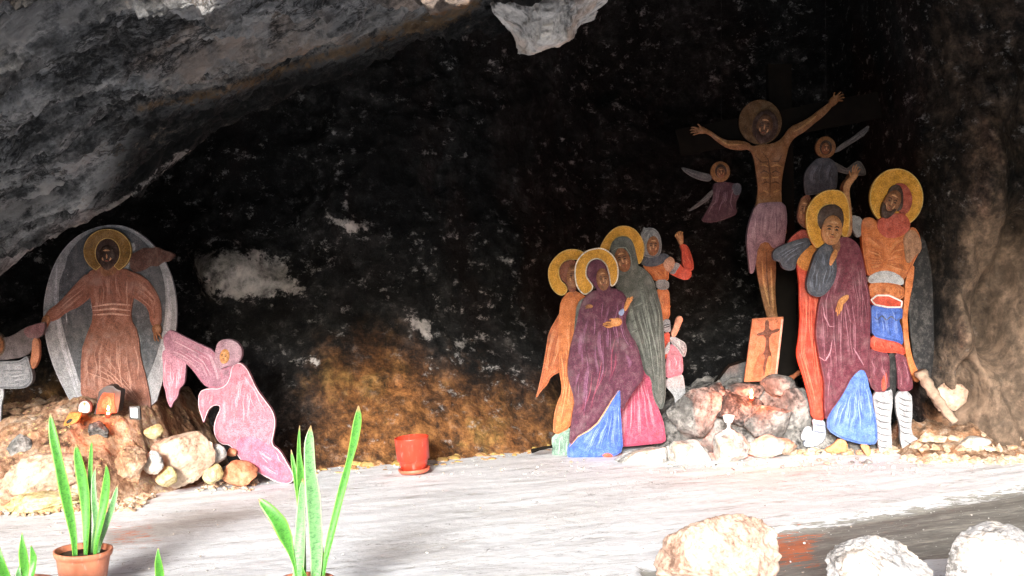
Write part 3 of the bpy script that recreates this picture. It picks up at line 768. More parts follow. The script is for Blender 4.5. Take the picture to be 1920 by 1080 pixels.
class Fig:
    """one painted cut-out: an Empty on the ground, every painted area a relief part"""
    def __init__(s, name, label, cat, D, foot, group=None):
        s.D = D
        b = pt(foot[0], foot[1], D)
        s.root = empty(name, b, label, cat, group)
    def region(s, name, poly, mat, layer=0, bulge=0.014, w=16, thick=0.022, sm=1, parent=None, label=None, wav=0.004):
        D = s.D
        poly = chaikin(list(poly), sm) if sm else list(poly)
        B = resample(poly, 3.2)
        # keep counter-clockwise in (u, -v)
        ar = np.sum(B[:, 0] * -np.roll(B[:, 1], -1) + np.roll(B[:, 0], -1) * B[:, 1])
        if ar < 0: B = B[::-1]
        lo, hi = B.min(0), B.max(0)
        st = max(2.6, min(5.5, math.sqrt((hi - lo).prod() / 1600)))
        gx, gy = np.meshgrid(np.arange(lo[0], hi[0], st), np.arange(lo[1], hi[1], st))
        gx = gx + (np.arange(gx.shape[0]) % 2)[:, None] * st / 2
        gx, gy = gx.ravel(), gy.ravel()
        sd = poly_sd(gx, gy, B)
        k = sd > st * 0.55
        I = np.stack([gx[k], gy[k]], -1)
        pts = np.vstack([B, I]); nB = len(B)
        vs, _, fs, _, _, _ = delaunay_2d_cdt([Vector((x, -y)) for x, y in pts], [], [list(range(nB))], 1, 1e-4)
        Q = np.array([(p.x, -p.y) for p in vs])
        s_ = dict(poly=B, layer=layer, bulge=bulge * (0.55 if name in ('face', 'hand', 'beard', 'foot') else 0.35 if name == 'body' else 0.2), w=w, thick=thick, wav=wav)
        y = s.front(s_, Q[:, 0], Q[:, 1])
        kk = D / F
        V3 = np.stack([(Q[:, 0] - CX) * kk, y, EYE + (HV - Q[:, 1]) * kk], -1)
        faces = [list(f) for f in fs]
        bi = list(range(nB)); n0 = len(V3)
        yb = D + 0.001 * (layer % 7) + 0.0003
        back = np.stack([(B[:, 0] - CX) * kk, np.full(nB, yb), EYE + (HV - B[:, 1]) * kk], -1)
        V3 = np.vstack([V3, back])
        n1 = len(V3)
        V3 = np.vstack([V3, V3[:nB], back])
        faces += [[n1 + i, n1 + nB + i, n1 + nB + (i + 1) % nB, n1 + (i + 1) % nB] for i in range(nB)]
        faces.append([n0 + i for i in range(nB)][::-1])
        o = mesh_obj(name, V3, faces, mat, parent or s.root)
        if label: o['label'] = label
        s_['obj'] = o; s_['mat'] = mat
        return s_
    def front(s, g, u, v):
        d = np.maximum(poly_sd(u, v, g['poly']), 0)
        t = np.clip(d / g['w'], 0, 1)
        b = g['bulge'] * np.sqrt(np.maximum(1 - (1 - t) ** 2, 0))
        wv = g['wav'] * t * 2 * fbm(np.asarray(u) / 34.0, np.asarray(v) / 90.0, g['layer'] * 3.7, 1.0, 3)
        return s.D - g['thick'] - g['layer'] * 0.005 - b + wv
    def strips(s, name, g, lines, mat, wid=2.2, h=0.004, parent=None, taper=True, lift=0.0015, joined=False):
        if len(lines) > 1 and not joined:
            for ln in lines: s.strips(name, g, [ln], mat, wid, h, parent, taper, lift)
            return None
        vs, fs, core = [], [], []
        for ln in lines:
            if len(ln) == 3 and not isinstance(ln[2], tuple) and isinstance(ln[0], list): pts, wd, _ = ln
            else: pts, wd = ln, wid
            A = resample(pts, 3.0, False)
            if len(A) < 3: continue
            T = np.gradient(A, axis=0); T /= np.linalg.norm(T, axis=1)[:, None] + 1e-9
            N = np.stack([-T[:, 1], T[:, 0]], -1)
            t = np.linspace(0, 1, len(A))
            wv = wd * 0.5 * (np.sin(math.pi * np.clip(t, .04, .96)) ** 0.6 if taper else np.ones(len(A)))
            L, C, Rr = A + N * wv[:, None], A, A - N * wv[:, None]
            kk = s.D / F
            b = sum(len(x) for x in vs)
            core += [np.zeros(len(A)), np.sin(math.pi * np.clip(t, .02, .98)) ** 0.5, np.zeros(len(A))]
            for Q, hh in ((L, 0), (C, h), (Rr, 0)):
                y = s.front(g, Q[:, 0], Q[:, 1]) - lift - hh
                vs.append(np.stack([(Q[:, 0] - CX) * kk, y, EYE + (HV - Q[:, 1]) * kk], -1))
            n = len(A)
            for j in (0, 1):
                fs += [[b + j * n + i, b + j * n + i + 1, b + (j + 1) * n + i + 1, b + (j + 1) * n + i] for i in range(n - 1)]
        if not vs: return None
        o = mesh_obj(name, np.concatenate(vs), fs, mat, parent or g['obj'])
        set_attr(o, "core", np.concatenate(core))
        if joined: tag(o, kind="stuff")
        return o
    def folds(s, g, A, B, n, light, dark, seed=0, wid=(1.4, 3.6), wob=3.0, frag=(0.35, 0.95)):
        rs = random.Random(seed); n = max(3, int(n * 0.6))
        A = resample(A, 1e9, False) if False else np.array(A, float); B = np.array(B, float)
        m = 40
        def rsn(q):
            seg = np.r_[0, np.cumsum(np.linalg.norm(np.diff(q, axis=0), axis=1))]; t = np.linspace(0, seg[-1], m)
            return np.stack([np.interp(t, seg, q[:, 0]), np.interp(t, seg, q[:, 1])], -1)
        A, B = rsn(A), rsn(B)
        li, da = [], []
        for i in range(n):
            w_ = min(max((i + rs.uniform(0.1, 0.9)) / n, 0.02), 0.98)
            C = A * (1 - w_) + B * w_
            L = rs.uniform(*frag); t0 = rs.uniform(0, 1 - L)
            i0, i1 = int(t0 * (m - 1)), int((t0 + L) * (m - 1))
            C = C[i0:i1 + 1]
            ph = rs.uniform(0, 50)
            k = np.arange(len(C))
            C = C + np.stack([wob * 2.5 * pn(k * 0.09, ph, 0.5), wob * pn(k * 0.09, ph, 9.5)], -1)
            d = poly_sd(C[:, 0], C[:, 1], g['poly'])
            ok = d > 2.5
            # longest inside run
            best, cur = (0, 0), None
            for j, o_ in enumerate(list(ok) + [False]):
                if o_ and cur is None: cur = j
                if not o_ and cur is not None:
                    if j - cur > best[1] - best[0]: best = (cur, j)
                    cur = None
            C = C[best[0]:best[1]]
            if len(C) < 4: continue
            wd = min(rs.uniform(*wid) * rs.choice((1.2, 1.7, 2.4, 3.4)), 5.0)
            (da if i % 3 == 1 else li).append(([tuple(c) for c in C], wd, None))
            if i % 3 == 0:
                C2 = C + np.array([wd * 1.1, 0.5])
                da.append(([tuple(c) for c in C2[:-1]], wd * 0.8, None))
        br_d, br_l = [], []
        for i, (C, wd, _) in enumerate(li + da):
            dx, W_ = (3.0, 9 + 2.2 * wd) if i % 2 else (-2.0, 7 + 1.8 * wd)
            C = np.array(C) + np.array([dx, 0])
            dd = poly_sd(C[:, 0], C[:, 1], g['poly'])
            W_ = min(W_, 2 * float(np.percentile(dd, 60)) - 2)
            ok = dd > W_ * 0.5 + 0.8
            if W_ < 3 or ok.sum() < 5: continue
            j = np.flatnonzero(ok); run = max(np.split(j, np.flatnonzero(np.diff(j) > 1) + 1), key=len)
            if len(run) < 5: continue
            (br_d if i % 2 else br_l).append(([tuple(c) for c in C[run]], W_, None))
        s.strips("fold_shade", g, br_d, stroke(g['mat'], dark, 0.5), h=0.0015, lift=0.0006, joined=True)
        s.strips("fold_light", g, br_l, stroke(g['mat'], light, 0.28), h=0.0015, lift=0.0004, joined=True)
        li = [(C, wd * 0.75, None) for C, wd, _ in li]
        if li: s.strips("fold_highlight", g, li, stroke(g['mat'], light, 0.5), lift=0.0022, h=0.002, joined=True)
        if da: s.strips("fold_shade", g, da, stroke(g['mat'], dark, 0.6), h=0.0015, lift=0.0018, joined=True)
        s.contour(g, dark)
    def contour(s, g, dark):
        """dark painted contour just inside the outline"""
        if g.get('done'): return
        g['done'] = True
        s.outline(g, stroke(g['mat'], dark, 0.7), 5.0, "contour_line", 0.0012)
    def outline(s, g, mat, wid=2.0, name="edging", h=0.003):
        p = chaikin([tuple(x) for x in g['poly']], 0)
        c = np.array(p)
        T = np.roll(c, -1, 0) - np.roll(c, 1, 0); T /= np.linalg.norm(T, axis=1)[:, None] + 1e-9
        N = np.stack([T[:, 1], -T[:, 0]], -1)
        q = c - N * wid * 0.6
        ok = poly_sd(q[:, 0], q[:, 1], g['poly']) > 0
        if ok.mean() < 0.5: q = c + N * wid * 0.6
        keep = poly_sd(q[:, 0], q[:, 1], g['poly']) >= wid * 0.42
        if keep.sum() < 8: return
        q = q[keep]
        q = np.vstack([q, q[:1]]) if np.linalg.norm(q[0] - q[-1]) < 14 else q
        s.strips(name, g, [([tuple(x) for x in q], wid, None)], mat, h=h, lift=0.001, taper=False)
    def face(s, cx, cy, w_, h_, tilt, skin, layer, turn=0.0, dark=None, beard=None, hair=None):
        """oval face with brows, eyes, nose and mouth in low relief; w_, h_ half sizes in photo pixels"""
        f = s.region("face", ell('px', cx, cy, w_, h_, n=30, rot=tilt), skin, layer, 0.022, max(w_, 6), 0.022, 0)
        c, sn = math.cos(R(tilt)), math.sin(R(tilt))
        def q(x, y):
            x, y = (x + turn * 0.25) * w_, y * h_
            return (cx + x * c - y * sn, cy + x * sn + y * c)
        dk = dark or paint((0.035, 0.016, 0.01), 0.1)
        lt = paint((0.6, 0.32, 0.16), 0.1)
        for sg in (-1, 1):
            s.strips("eyebrow", f, [[q(sg * .62, -.2), q(sg * .38, -.3), q(sg * .12, -.2)]], dk, max(1.5, w_ * .14), 0.002)
            s.strips("eye", f, [[q(sg * .55, -.04), q(sg * .36, -.09), q(sg * .2, -.03)]], dk, max(1.8, w_ * .2), 0.002)
            s.strips("cheek", f, [[q(sg * .5, .12), q(sg * .5, .3), q(sg * .35, .42)]], lt, max(1.5, w_ * .2), 0.003)
        s.strips("nose", f, [[q(0, -.2), q(0.02, .05), q(0.03, .24)]], lt, max(1.8, w_ * .2), 0.009)
        s.strips("nostril", f, [[q(-.14, .26), q(0, .3), q(.16, .26)]], dk, max(1.2, w_ * .09), 0.001)
        s.strips("mouth", f, [[q(-.24, .47), q(0, .44), q(.24, .47)]], paint((0.3, 0.07, 0.04), 0.1), max(1.5, w_ * .13), 0.003)
        s.strips("forehead", f, [[q(-.4, -.5), q(0, -.56), q(.4, -.5)]], lt, max(1.5, w_ * .25), 0.003)
        if beard:
            bd = [q(-.95, .1), q(-.9, .6), q(-.5, 1.15), q(0, 1.35), q(.5, 1.15), q(.9, .6), q(.95, .1), q(.7, .3), q(.45, .36), q(.3, .62), q(-.3, .62), q(-.45, .36), q(-.7, .3)]
            s.region("beard", bd, beard, layer + 1, 0.014, w_ * .4, 0.024, 1)
        return f
    def hand(s, palm, fingers, skin, layer, wid=4.0):
        """palm with separate tapering fingers, one mesh"""
        g = s.region("hand", palm, skin, layer, 0.02, 7, 0.022, 1)
        vs, fs = [], []
        o = g['obj']
        for ln in fingers:
            A = resample(ln, 2.0, False)
            if len(A) < 3: continue
            kk = s.D / F; n = len(A)
            T = np.gradient(A, axis=0); T /= np.linalg.norm(T, axis=1)[:, None] + 1e-9
            N = np.stack([-T[:, 1], T[:, 0]], -1)
            t = np.linspace(0, 1, n); rad = wid * .5 * (1 - 0.35 * t) * np.sqrt(np.clip(1 - np.clip((t - .85) / .15, 0, 1) ** 2, 0.1, 1))
            y0 = s.D - g['thick'] - g['layer'] * 0.005 - 0.008
            b = sum(len(x) for x in vs)
            for j in range(8):
                a = j / 8 * 2 * math.pi
                Q = A + N * (rad * math.cos(a))[:, None]
                vs.append(np.stack([(Q[:, 0] - CX) * kk, y0 - rad * math.sin(a) * kk, EYE + (HV - Q[:, 1]) * kk], -1))
            for j in range(8):
                j2 = (j + 1) % 8
                fs += [[b + j * n + i, b + j * n + i + 1, b + j2 * n + i + 1, b + j2 * n + i] for i in range(n - 1)]
            fs.append([b + j * n + n - 1 for j in range(8)])
        if vs:
            me = o.data
            off = Vector(s.root.location)
            V0 = np.array([v.co[:] for v in me.vertices]); F0 = [list(p.vertices) for p in me.polygons]
            W = np.concatenate(vs) - np.array(off); n0 = len(V0)
            m2 = bpy.data.meshes.new("hand")
            m2.from_pydata(np.vstack([V0, W]).tolist(), [], F0 + [[i + n0 for i in f] for f in fs])
            m2.materials.append(skin); m2.update()
            m2.polygons.foreach_set('use_smooth', np.ones(len(m2.polygons), dtype=bool))
            o.data = m2; bpy.data.meshes.remove(me)
        return g

# paints
GOLD = (0.62, 0.30, 0.028)
P_GOLD = paint(GOLD, 0.08); P_GOLDL = paint((0.62, 0.42, 0.14), 0.2)
P_ORG = paint((0.52, 0.155, 0.04), 0.3); P_ORGL = paint((0.68, 0.36, 0.18), 0.2); P_ORGD = paint((0.2, 0.05, 0.02), 0.2)
P_PUR = paint((0.095, 0.016, 0.042), 0.45); P_PURL = paint((0.40, 0.18, 0.32), 0.3); P_PURD = paint((0.05, 0.012, 0.022), 0.3)
P_PNK = paint((0.40, 0.06, 0.115), 0.3); P_PNKL = paint((0.72, 0.42, 0.47), 0.2); P_PNKD = paint((0.26, 0.03, 0.07), 0.2)
P_GRN = paint((0.085, 0.095, 0.085), 0.5); P_GRNL = paint((0.30, 0.34, 0.30), 0.3); P_GRND = paint((0.02, 0.024, 0.02), 0.3)
P_BLU = paint((0.055, 0.13, 0.46), 0.2); P_BLUL = paint((0.32, 0.40, 0.62), 0.2); P_BLUD = paint((0.015, 0.035, 0.17), 0.2)
P_MINT = paint((0.20, 0.31, 0.24), 0.25); P_MINTD = paint((0.06, 0.11, 0.08), 0.2)
P_RED = paint((0.52, 0.06, 0.025), 0.3); P_REDL = paint((0.7, 0.26, 0.16), 0.2); P_REDD = paint((0.2, 0.02, 0.012), 0.2)
P_WHT = paint((0.34, 0.345, 0.36), 0.3); P_WHTD = paint((0.06, 0.06, 0.065), 0.2)
P_GRY = paint((0.22, 0.225, 0.24), 0.4); P_GRYL = paint((0.42, 0.43, 0.45), 0.3); P_GRYD = paint((0.04, 0.042, 0.05), 0.3)
P_SLATE = paint((0.065, 0.075, 0.10), 0.45); P_SLATEL = paint((0.28, 0.32, 0.42), 0.3)
P_SKIN = paint((0.42, 0.19, 0.075), 0.25); P_SKIND = paint((0.25, 0.105, 0.045), 0.3); P_HANDC = paint((0.58, 0.25, 0.08), 0.15)
P_HAIR = paint((0.045, 0.02, 0.013), 0.3); P_HAIRR = paint((0.20, 0.06, 0.03), 0.3)
P_MAU = paint((0.135, 0.022, 0.04), 0.3); P_MAUL = paint((0.42, 0.2, 0.25), 0.25); P_MAUD = paint((0.06, 0.012, 0.02), 0.2)
P_LIL = paint((0.27, 0.18, 0.235), 0.35); P_LILL = paint((0.5, 0.42, 0.48), 0.3)
P_ROSE = paint((0.42, 0.155, 0.20), 0.3); P_ROSEL = paint((0.7, 0.5, 0.53), 0.2); P_ROSED = paint((0.3, 0.09, 0.13), 0.2)
P_LINE = paint((0.7, 0.68, 0.64), 0.2)
P_BLACK = paint((0.006, 0.006, 0.007), 0.04)
WOODD = plain("dark_wood", (0.005, 0.004, 0.003), 0.9, 0.1, 0.5, 14)

GC = "painted cut-out figures"
# ---- middle group -------------------------------------------------------------------------------
f = Fig("painted_figure", "painted cut-out soldier in a grey mail hood with one red sleeved fist raised", "cut-out figure", 9.08, (1262, 838), GC)
f.region("boot", P('B3', [(1120, 390), (1200, 360), (1250, 345), (1265, 420), (1278, 560), (1285, 940), (1190, 940), (1190, 560), (1170, 510), (1140, 480), (1105, 440), (1105, 400)]), P_WHT, 0)
g = f.region("breeches", P('B3', [(1150, 100), (1200, 120), (1240, 180), (1252, 240), (1252, 352), (1190, 368), (1120, 388), (1105, 330), (1115, 240), (1130, 170)]), P_ROSE, 1)
f.folds(g, P('B3', [(1130, 150), (1125, 370)]), P('B3', [(1220, 160), (1245, 350)]), 7, P_ROSEL, P_ROSED, 3)
g = f.region("sash", P('B3', [(1140, 55), (1170, 38), (1220, 65), (1272, 95), (1282, 150), (1265, 217), (1245, 202), (1200, 135), (1155, 100)]), P_WHT, 3)
f.folds(g, P('B3', [(1150, 60), (1200, 80), (1255, 210)]), P('B3', [(1170, 45), (1250, 100), (1275, 160)]), 4, P_LINE, P_WHTD, 4)
f.region("skirt", P('B3', [(1085, 30), (1140, 0), (1148, 60), (1132, 150), (1112, 238), (1090, 210), (1090, 120)]), P_RED, 2)
f.region("lining", P('B3', [(1120, 110), (1147, 70), (1142, 170), (1100, 192), (1086, 180), (1105, 140)]), P_WHT, 4)
f.region("sword_hilt", P('S7', [(345, 882), (368, 862), (395, 868), (403, 898), (388, 930), (367, 980), (345, 1030), (318, 1050), (298, 1012), (328, 950)]), paint((0.6, 0.27, 0.17), 0.2), 3, 0.02, 8)
f.region("belt", P('S7', [(225, 900), (292, 882), (300, 960), (300, 1000), (235, 1000)]), P_GRY, 3)
f.strips("belt_strap", f.region("buckle", P('S7', [(232, 940), (297, 925), (299, 950), (235, 968)]), P_GRYD, 4), [P('S7', [(235, 955), (297, 936)])], P_GRYL, 1.4)
g = f.region("tunic", P('S7', [(185, 630), (285, 628), (292, 750), (296, 890), (215, 915), (205, 800), (190, 700)]), P_ORG, 2)
f.folds(g, P('S7', [(205, 640), (225, 900)]), P('S7', [(280, 640), (292, 880)]), 9, P_ORGL, P_ORGD, 5, wob=6)
f.region("waist_band", P('S7', [(165, 560), (282, 556), (287, 642), (185, 645)]), P_GRY, 4)
g = f.region("breastplate", P('S7', [(60, 432), (140, 448), (220, 420), (275, 430), (292, 470), (282, 520), (282, 570), (160, 575), (140, 520), (90, 480)]), P_ORG, 3, 0.022)
f.folds(g, P('S7', [(120, 460), (200, 560)]), P('S7', [(260, 450), (275, 560)]), 6, P_ORGL, P_ORGD, 6)
f.region("collar", P('S7', [(50, 400), (85, 362), (130, 378), (190, 362), (228, 332), (278, 348), (295, 378), (240, 412), (200, 438), (140, 452), (62, 442)]), P_SLATE, 5)
f.region("sleeve", P('S7', [(290, 478), (325, 405), (380, 425), (400, 455), (440, 480), (478, 485), (470, 540), (430, 564), (370, 548), (325, 525), (298, 515)]), P_RED, 3, 0.025)
f.region("cuff", P('S7', [(285, 485), (330, 408), (385, 428), (350, 480), (330, 515), (298, 512)]), P_GRY, 4, 0.024)
g = f.region("forearm_sleeve", P('S7', [(372, 268), (410, 254), (446, 280), (472, 350), (492, 430), (487, 482), (445, 484), (402, 455), (390, 380), (392, 320)]), P_RED, 5, 0.028)
f.folds(g, P('S7', [(385, 280), (410, 450)]), P('S7', [(440, 290), (480, 460)]), 5, P_REDL, P_REDD, 7)
f.hand(P('S7', [(345, 165), (375, 150), (398, 165), (404, 205), (402, 262), (376, 268), (362, 235), (350, 205)]),
       [P('S7', [(352, 205), (334, 190), (345, 168)]), P('S7', [(360, 190), (348, 168), (366, 155)]), P('S7', [(372, 180), (366, 158), (384, 152)]), P('S7', [(388, 178), (386, 158), (400, 166)]), P('S7', [(365, 225), (345, 205), (360, 195)])], P_SKIN, 5)
f.region("pauldron", P('S7', [(232, 405), (290, 358), (326, 382), (332, 430), (312, 472), (285, 502), (245, 465)]), paint((0.5, 0.26, 0.17), 0.35), 6, 0.024)
g = f.region("mail_hood", P('S7', [(62, 150), (72, 108), (86, 128), (120, 116), (165, 128), (200, 163), (217, 220), (224, 280), (217, 330), (192, 367), (150, 384), (100, 368), (72, 372), (66, 330), (60, 260), (50, 200), (46, 165)]), P_GRY, 4, 0.02)
f.folds(g, P('S7', [(60, 300), (70, 170), (120, 130)]), P('S7', [(220, 320), (200, 200), (150, 140)]), 9, P_GRYL, P_GRYD, 8)
f.face(1190 + 148 / 4.5, 400 + 275 / 4.5, 11.5, 18.5, 3, P_SKIND, 6)

f = Fig("painted_figure", "painted cut-out woman in a tall dark green hooded cloak over a pink dress", "cut-out figure", 8.97, (1200, 846), GC)
h = f.region("halo", P('C6', [(560, 300), (567, 270), (582, 238), (620, 180), (670, 130), (730, 103), (800, 105), (860, 135), (905, 190), (932, 250), (937, 310), (927, 370), (907, 420), (880, 432), (868, 400), (855, 340), (845, 270), (815, 208), (760, 192), (700, 203), (660, 248), (640, 320), (620, 360), (580, 330)]), P_GOLD, 0, 0.008, 6)
f.outline(h, P_GOLDL, 1.6)
g = f.region("dress", P('B3', [(840, 60), (900, 100), (915, 160), (938, 300), (955, 330), (1012, 340), (1014, 500), (1062, 650), (1092, 720), (1112, 840), (1112, 905), (1000, 915), (860, 930), (700, 940), (700, 800), (720, 640), (760, 560), (820, 440), (850, 300)]), P_PNK, 0, 0.018)
f.folds(g, P('B3', [(850, 150), (790, 600), (760, 900)]), P('B3', [(930, 300), (1000, 560), (1095, 860)]), 24, P_PNKL, P_PNKD, 11, (1.2, 3.4), 3)
g = f.region("cloak", P('C3', [(380, 280), (405, 240), (430, 226), (480, 215), (520, 238), (550, 278), (567, 340), (582, 390), (592, 470), (597, 560), (602, 700), (600, 790), (582, 832), (560, 802), (545, 760), (540, 692), (510, 672), (498, 610), (478, 560), (448, 520), (418, 455), (430, 395), (395, 320)]), P_GRN, 3, 0.022)
f.folds(g, P('C3', [(440, 250), (455, 400), (500, 560), (555, 800)]), P('C3', [(530, 260), (575, 420), (592, 600), (592, 800)]), 26, P_GRNL, P_GRND, 12, (1.2, 3.2), 4)
f.folds(g, P('C3', [(440, 400), (500, 362), (560, 380)]), P('C3', [(440, 520), (480, 500), (560, 520)]), 6, P_GRNL, P_GRND, 13, (1.2, 2.4), 3)
f.region("hood", P('C6', [(645, 302), (657, 250), (700, 203), (760, 192), (817, 213), (848, 275), (864, 350), (885, 440), (875, 510), (790, 560), (720, 520), (690, 440), (660, 345)]), P_GRN, 5, 0.02)
f.face(1000 + 748 / 4.5, 400 + 392 / 4.5, 14, 23, -14, P_SKIND, 7, -0.3)
f.strips("veil_edge", h, [P('C6', [(652, 318), (700, 290), (770, 288), (812, 350), (822, 440)])], P_GRNL, 1.6, lift=0.06)

f = Fig("painted_figure", "painted cut-out woman with a gold halo in an orange robe, left in her group", "cut-out figure", 8.86, (1055, 856), GC)
h = f.region("halo", P('C6', [(440, 345), (430, 325), (372, 302), (300, 299), (230, 324), (170, 379), (127, 450), (121, 520), (134, 590), (164, 650), (205, 686), (240, 695), (272, 682), (293, 640), (272, 598), (235, 570), (214, 510), (220, 460), (250, 413), (300, 393), (400, 392)]), P_GOLD, 0, 0.008, 6)
f.outline(h, P_GOLDL, 1.8)
g = f.region("cloak", P('C3', [(165, 400), (150, 430), (108, 500), (100, 560), (85, 650), (70, 720), (52, 787), (76, 750), (106, 720), (118, 688), (165, 665), (190, 560), (190, 465)]), paint((0.42, 0.11, 0.03), 0.3), 0, 0.015)
f.folds(g, P('C3', [(150, 440), (110, 560), (62, 770)]), P('C3', [(175, 450), (165, 560), (130, 690)]), 9, P_ORGL, P_ORGD, 21)
f.region("underdress", P('B3', [(190, 845), (350, 760), (345, 880), (330, 1018), (240, 1022), (193, 1014), (193, 930)]), P_MINT, 0, 0.012)
g2 = f.region("hem", P('B3', [(200, 850), (345, 775), (340, 880), (325, 1016), (240, 1019), (197, 1011)]), P_MINT, 1, 0.010)
f.folds(g2, P('B3', [(205, 850), (205, 1010)]), P('B3', [(335, 780), (318, 1010)]), 11, P_LINE, P_MINTD, 22, (1.2, 2.6), 1)
g = f.region("robe", P('C3', [(158, 372), (190, 328), (235, 328), (290, 370), (300, 470), (270, 560), (240, 610)], 'B3', [(420, 220), (400, 380), (395, 480), (394, 560), (362, 660), (347, 782), (200, 852), (205, 700), (233, 580), (273, 500), (268, 420), (250, 330), (250, 180)], 'C3', [(150, 560), (150, 470), (154, 420)]), P_ORG, 2, 0.022)
f.folds(g, P('C3', [(165, 380), (160, 560), (175, 700), (135, 910)]), P('C3', [(260, 380), (235, 600), (215, 700), (205, 880)]), 24, P_ORGL, P_ORGD, 23, (1.2, 3.2), 4)
f.region("hair", P('C6', [(300, 390), (350, 392), (370, 440), (372, 560), (360, 640), (345, 668), (298, 660), (283, 600), (248, 570), (220, 532), (215, 478), (238, 423)]), P_HAIRR, 3, 0.02)
f.face(1000 + 330 / 4.5, 400 + 530 / 4.5, 11, 22, 4, P_SKIND, 5, 0.3)

f = Fig("painted_figure", "painted cut-out haloed woman in a purple cloak over a bright blue dress", "cut-out figure", 8.80, (1120, 856), GC)
h = f.region("halo", P('C6', [(500, 295), (560, 287), (620, 304), (682, 360), (714, 430), (720, 500), (712, 560), (692, 600), (662, 622), (641, 602), (639, 560), (628, 500), (613, 440), (580, 402), (535, 384), (490, 397), (462, 430), (447, 480), (449, 530), (477, 570), (507, 605), (502, 640), (472, 672), (435, 692), (400, 672), (363, 622), (348, 560), (343, 490), (353, 420), (388, 360), (440, 315)]), P_GOLD, 0, 0.008, 6)
f.outline(h, P_LINE, 2.2)
g = f.region("dress", P('B3', [(740, 452), (750, 520), (744, 640), (752, 700), (757, 800), (770, 966), (700, 1012), (650, 1005), (560, 1032), (450, 1038), (330, 1038), (314, 1000), (322, 925), (395, 835), (490, 780), (560, 720), (620, 625), (680, 525)]), P_BLU, 2, 0.016)
f.folds(g, P('B3', [(580, 740), (470, 880), (350, 1020)]), P('B3', [(738, 520), (745, 760), (755, 960)]), 20, P_BLUL, P_BLUD, 31, (1.2, 3.2), 2)
f.region("shoe", P('B3', [(590, 1008), (620, 984), (660, 984), (692, 1010), (645, 1020)]), P_RED, 4)
f.region("sleeve_lining", P('C3', [(228, 380), (262, 350), (285, 400), (265, 470), (240, 560), (214, 545), (220, 450)]), P_GRN, 1)
g = f.region("cloak", P('C3', [(262, 348), (300, 320), (345, 330), (380, 310), (432, 338), (447, 400), (428, 450), (448, 505), (478, 545), (500, 620), (512, 690), (472, 740), (432, 800), (418, 834)], 'B3', [(745, 560), (742, 452), (682, 538), (622, 638), (562, 733), (492, 793), (402, 843), (328, 937), (340, 800), (360, 660), (380, 560), (325, 400), (318, 290), (330, 200)], 'C3', [(200, 560), (225, 470), (240, 390)]), P_PUR, 4, 0.026, 22)
f.folds(g, P('C3', [(270, 370), (240, 540), (215, 740), (210, 900)]), P('C3', [(420, 360), (430, 480), (490, 620), (430, 810)]), 46, P_PURL, P_PURD, 32, (1.2, 3.4), 7, (0.12, 0.5))
f.folds(g, P('C3', [(330, 480), (280, 700), (220, 900)]), P('C3', [(420, 500), (390, 680), (330, 830)]), 14, P_PNK, P_PURD, 33, (2, 4.5), 5, (0.2, 0.6))
e = f.strips("hem_trim", g, [P('B3', [(734, 475), (682, 546), (622, 646), (562, 740), (492, 800), (402, 850), (336, 930)])], P_ORGL, 2.6, 0.005)
f.region("hood", P('C6', [(448, 482), (463, 430), (493, 398), (540, 386), (587, 406), (613, 450), (631, 510), (640, 560), (648, 630), (610, 680), (550, 680), (525, 625), (508, 600), (478, 567), (450, 532)]), P_PUR, 5, 0.02)
f.face(1000 + 582 / 4.5, 400 + 555 / 4.5, 12, 21, -6, P_SKIND, 7, 0.2)
f.hand(P('C6', [(640, 908), (680, 878), (728, 878), (745, 905), (737, 937), (692, 950), (650, 950)]),
       [P('C6', [(650, 915), (615, 912), (580, 928)]), P('C6', [(650, 928), (610, 928), (578, 940)]), P('C6', [(655, 940), (620, 945), (590, 950)]), P('C6', [(665, 945), (635, 955), (605, 957)]), P('C6', [(680, 890), (655, 885), (632, 890)])], P_HANDC, 8, 3.2)
f.region("wrist_cuff", P('C6', [(708, 840), (735, 803), (762, 798), (760, 842), (737, 866)]), P_BLUL, 7)
f.hand(P('C6', [(756, 795), (775, 735), (800, 708), (822, 720), (812, 755), (792, 795), (765, 830)]),
       [P('C6', [(800, 730), (815, 705), (836, 700)]), P('C6', [(806, 738), (822, 712), (838, 712)]), P('C6', [(806, 748), (822, 730), (832, 724)]), P('C6', [(780, 745), (786, 720), (796, 704)])], P_HANDC, 8, 3.0)
f.hand(P('C6', [(440, 772), (470, 762), (500, 773), (496, 795), (450, 798)]), [P('C6', [(460, 780), (440, 778), (430, 786)]), P('C6', [(460, 790), (444, 792), (434, 798)])], P_SKIN, 7, 2.6)

# ---- crucifixion ---------------------------------------------------------------------------------
D = 9.46
croot = empty("wooden_cross", pt(1475, 842, D), "dark wooden cross standing behind the crucified figure", "cross")
def bar(name, a, b, wpx, D, dep, mat, parent, sub=14):
    a, b = np.array(a, float), np.array(b, float)
    d = b - a; L = np.linalg.norm(d); d /= L; nn = np.array([-d[1], d[0]])
    vs, fs = [], []
    for i in range(sub + 1):
        c = a + d * L * i / sub
        j = 1.2 * math.sin(i * 2.3 + wpx)
        for (sx, sy) in ((-1, 0), (1, 0), (1, 1), (-1, 1)):
            q = c + nn * sx * (wpx / 2 + j * 0.4)
            v = pt(q[0], q[1], D); v.y = D + sy * dep
            vs.append(tuple(v))
    for i in range(sub):
        for j in range(4):
            fs.append([i * 4 + j, i * 4 + (j + 1) % 4, i * 4 + 4 + (j + 1) % 4, i * 4 + 4 + j])
    fs += [[3, 2, 1, 0], [sub * 4 + k for k in range(4)]]
    return mesh_obj(name, vs, fs, mat, parent, smooth=False)
bar("upright", (1476, 845), (1462, 120), 44, D, 0.09, WOODD, croot)
bar("crossbeam", (1272, 268), (1650, 196), 50, D - 0.022, 0.07, WOODD, croot)

